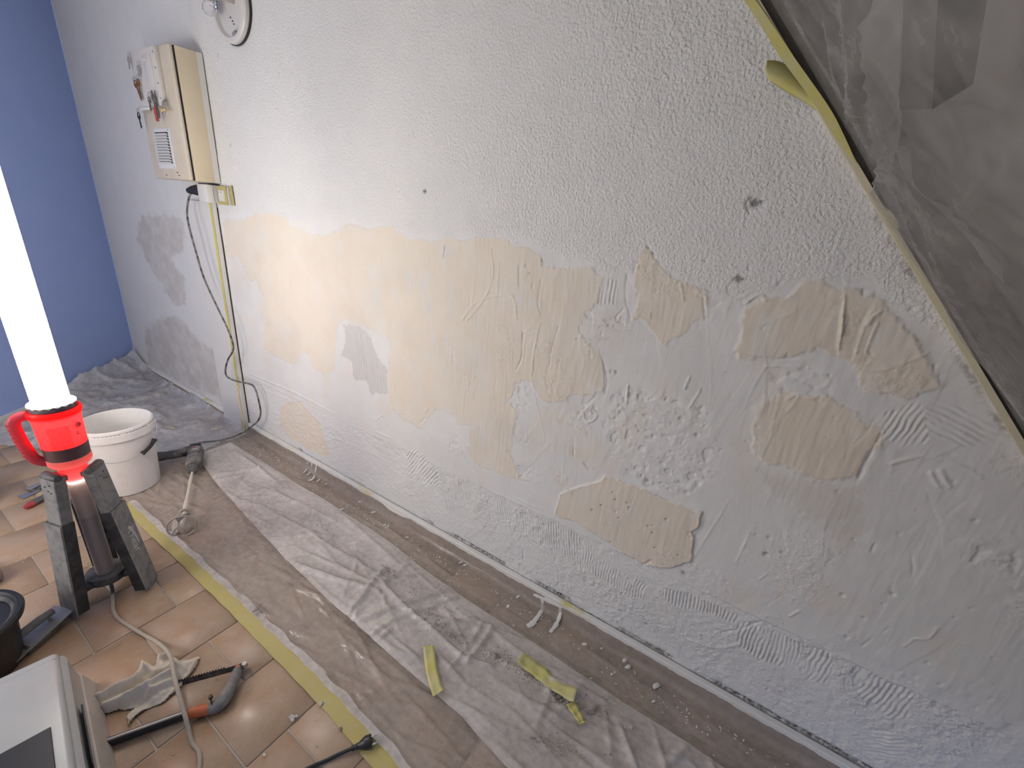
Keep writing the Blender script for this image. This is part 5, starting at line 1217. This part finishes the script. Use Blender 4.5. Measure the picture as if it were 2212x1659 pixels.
# plaster drips on the skirting film
def strands(lst, lab, pad):
    O = wl(*lst[0][0][0], -.021); t = None; mb = MB()
    for pts, rs in lst:
        q = [wl(px, py, -.0205) for px, py in pts]; q = [v if v.z > .010 else fl(px, py, .008) for v, (px, py) in zip(q, pts)]
        path = smooth_path([v - O for v in q], 6); k = len(path); A = []; B = []; Cc = []
        for i, p in enumerate(path):
            r_ = float(np.interp(i / (k - 1), np.linspace(0, 1, len(rs)), rs)) * random.uniform(.8, 1.25) * 1.35
            n_ = Vector((0, -1, 0)) if p.z + O.z > .014 else Vector((0, -.3, 1)).normalized()
            tg = (path[min(i + 1, k - 1)] - path[max(i - 1, 0)]).normalized(); sd_ = tg.cross(n_).normalized()
            if i in (0, k - 1): r_ *= .5
            A.append(p - sd_ * r_); B.append(p + sd_ * r_); Cc.append(p + n_ * .0026)
        mb.ribbon(A, Cc); mb.ribbon(Cc, B)
    o = mb.build('plaster_drip', WHITE_PL, None, tuple(O), sharp=180); finish(o, '', lab, 'plaster drip', 'plaster drips below the tape')
strands([([(1152, 1284), (1180, 1296), (1214, 1312)], [.005, .007, .006]), ([(1170, 1290), (1172, 1312), (1163, 1330), (1148, 1348), (1138, 1352)], [.007, .0055, .006, .009, .005]), ([(1210, 1306), (1210, 1325), (1202, 1348), (1188, 1366)], [.006, .005, .006, .006])], 'two legged white plaster drip hanging from the skirting tape', 0)
strands([([(664, 998), (664, 1010), (656, 1022)], [.004, .004, .003]), ([(674, 1000), (672, 1015), (664, 1028)], [.004, .004, .003]), ([(684, 1004), (680, 1022), (676, 1034), (666, 1038)], [.005, .004, .005, .004]), ([(692, 1034), (685, 1041)], [.004, .003])], 'white plaster drip in thin streaks below the small beige patch', 0)
strands([([(572, 938), (582, 945), (596, 950)], [.006, .008, .004])], 'white plaster smear under the tape near the duct', 0)
strands([([(820, 1080), (840, 1098), (865, 1112), (885, 1120)], [.003, .005, .006, .003])], 'ragged white plaster smear under the middle of the tape', 0)
# uncountable specks
mb = MB()
def on_film(px, py): return fl(px, py, .012)
for _ in range(420):
    x = random.uniform(-2.7, .5); y = -.06 - abs(random.gauss(0, .06))
    if y < -.21: continue
    blob(mb, (x, y, .006), random.choice((.0012, .0016, .0022, .003)), .3, 5, random.uniform(1, 2.4), random.uniform(-.5, 3))
for (px, py, r_) in ((705,1045,.006),(718,1042,.005),(725,1035,.004),(760,1068,.006),(778,1083,.006),(816,1088,.005),(738,1100,.007),(806,1106,.006),(830,1134,.006),(806,1133,.005),(836,1138,.006),(880,1160,.005),(1005,1220,.006),(995,1215,.006),(1350,1425,.007),(1357,1440,.008),(1418,1482,.009),(1432,1458,.007),(1412,1515,.005),(1322,1455,.004),(1300,1400,.004),(1120,1288,.006)):
    v = fl(px, py, .008); blob(mb, (v.x, v.y, .006), r_, .3, 7, 2.0, 1.1)
o = mb.build('plaster_specks', WHITE_PL, sharp=60); finish(o, '', 'tiny white plaster specks scattered on the brown film strip', 'specks', kind='stuff')
mb = MB()
for (path, n, sp, rm) in (([(590, 1060), (640, 1100), (690, 1130), (720, 1155)], 90, 9, .0026), ([(560, 1180), (600, 1190)], 25, 8, .0024), ([(830, 1228), (860, 1245)], 40, 8, .0026), ([(880, 1260), (905, 1290)], 30, 8, .0028), ([(920, 1310), (960, 1360), (1000, 1385)], 130, 9, .0026), ([(1040, 1400), (1110, 1440), (1200, 1500), (1300, 1545)], 260, 14, .0026), ([(700, 1170), (800, 1215)], 50, 12, .0022), ([(1150, 1590), (1300, 1640)], 120, 14, .0024), ([(880, 1235), (1000, 1320)], 60, 20, .002), ([(450, 1070), (520, 1120)], 30, 14, .0022), ([(380, 900), (500, 940)], 40, 16, .003)):
    for _ in range(n):
        s = random.random() * (len(path) - 1); i = int(s); f_ = s - i; a, b = path[i], path[i + 1]
        px = a[0] + (b[0] - a[0]) * f_ + random.gauss(0, sp); py = a[1] + (b[1] - a[1]) * f_ + random.gauss(0, sp * .6)
        v = fl(px, py, .030); blob(mb, (v.x, v.y, .0305), rm * random.uniform(.35, 1.1), .5, 5, random.uniform(1, 2), random.uniform(0, 3))
o = mb.build('plaster_crumbs', DARK_CRUMB, sharp=20); finish(o, '', 'fine dark grit trails lying on the white plastic layer', 'grit', kind='stuff')
mb = MB()
for _ in range(330):
    x = random.uniform(-2.6, -.5); y = random.uniform(-1.5, -.82)
    blob(mb, (x, y, .0005), random.choice((.0008, .0012, .0016, .0026)), .4, 5, random.uniform(1, 2.2), random.uniform(0, 3))
for _ in range(260):
    x = random.uniform(-.9, .45); y = random.uniform(-.5, -.23)
    blob(mb, (x, y, .031), random.choice((.0012, .0016, .0024)), .4, 5, random.uniform(1, 2), random.uniform(0, 3))
o = mb.build('plaster_grit', CRUMB_M, sharp=20); finish(o, '', 'pale plaster grit sprinkled over tiles and film', 'grit', kind='stuff')
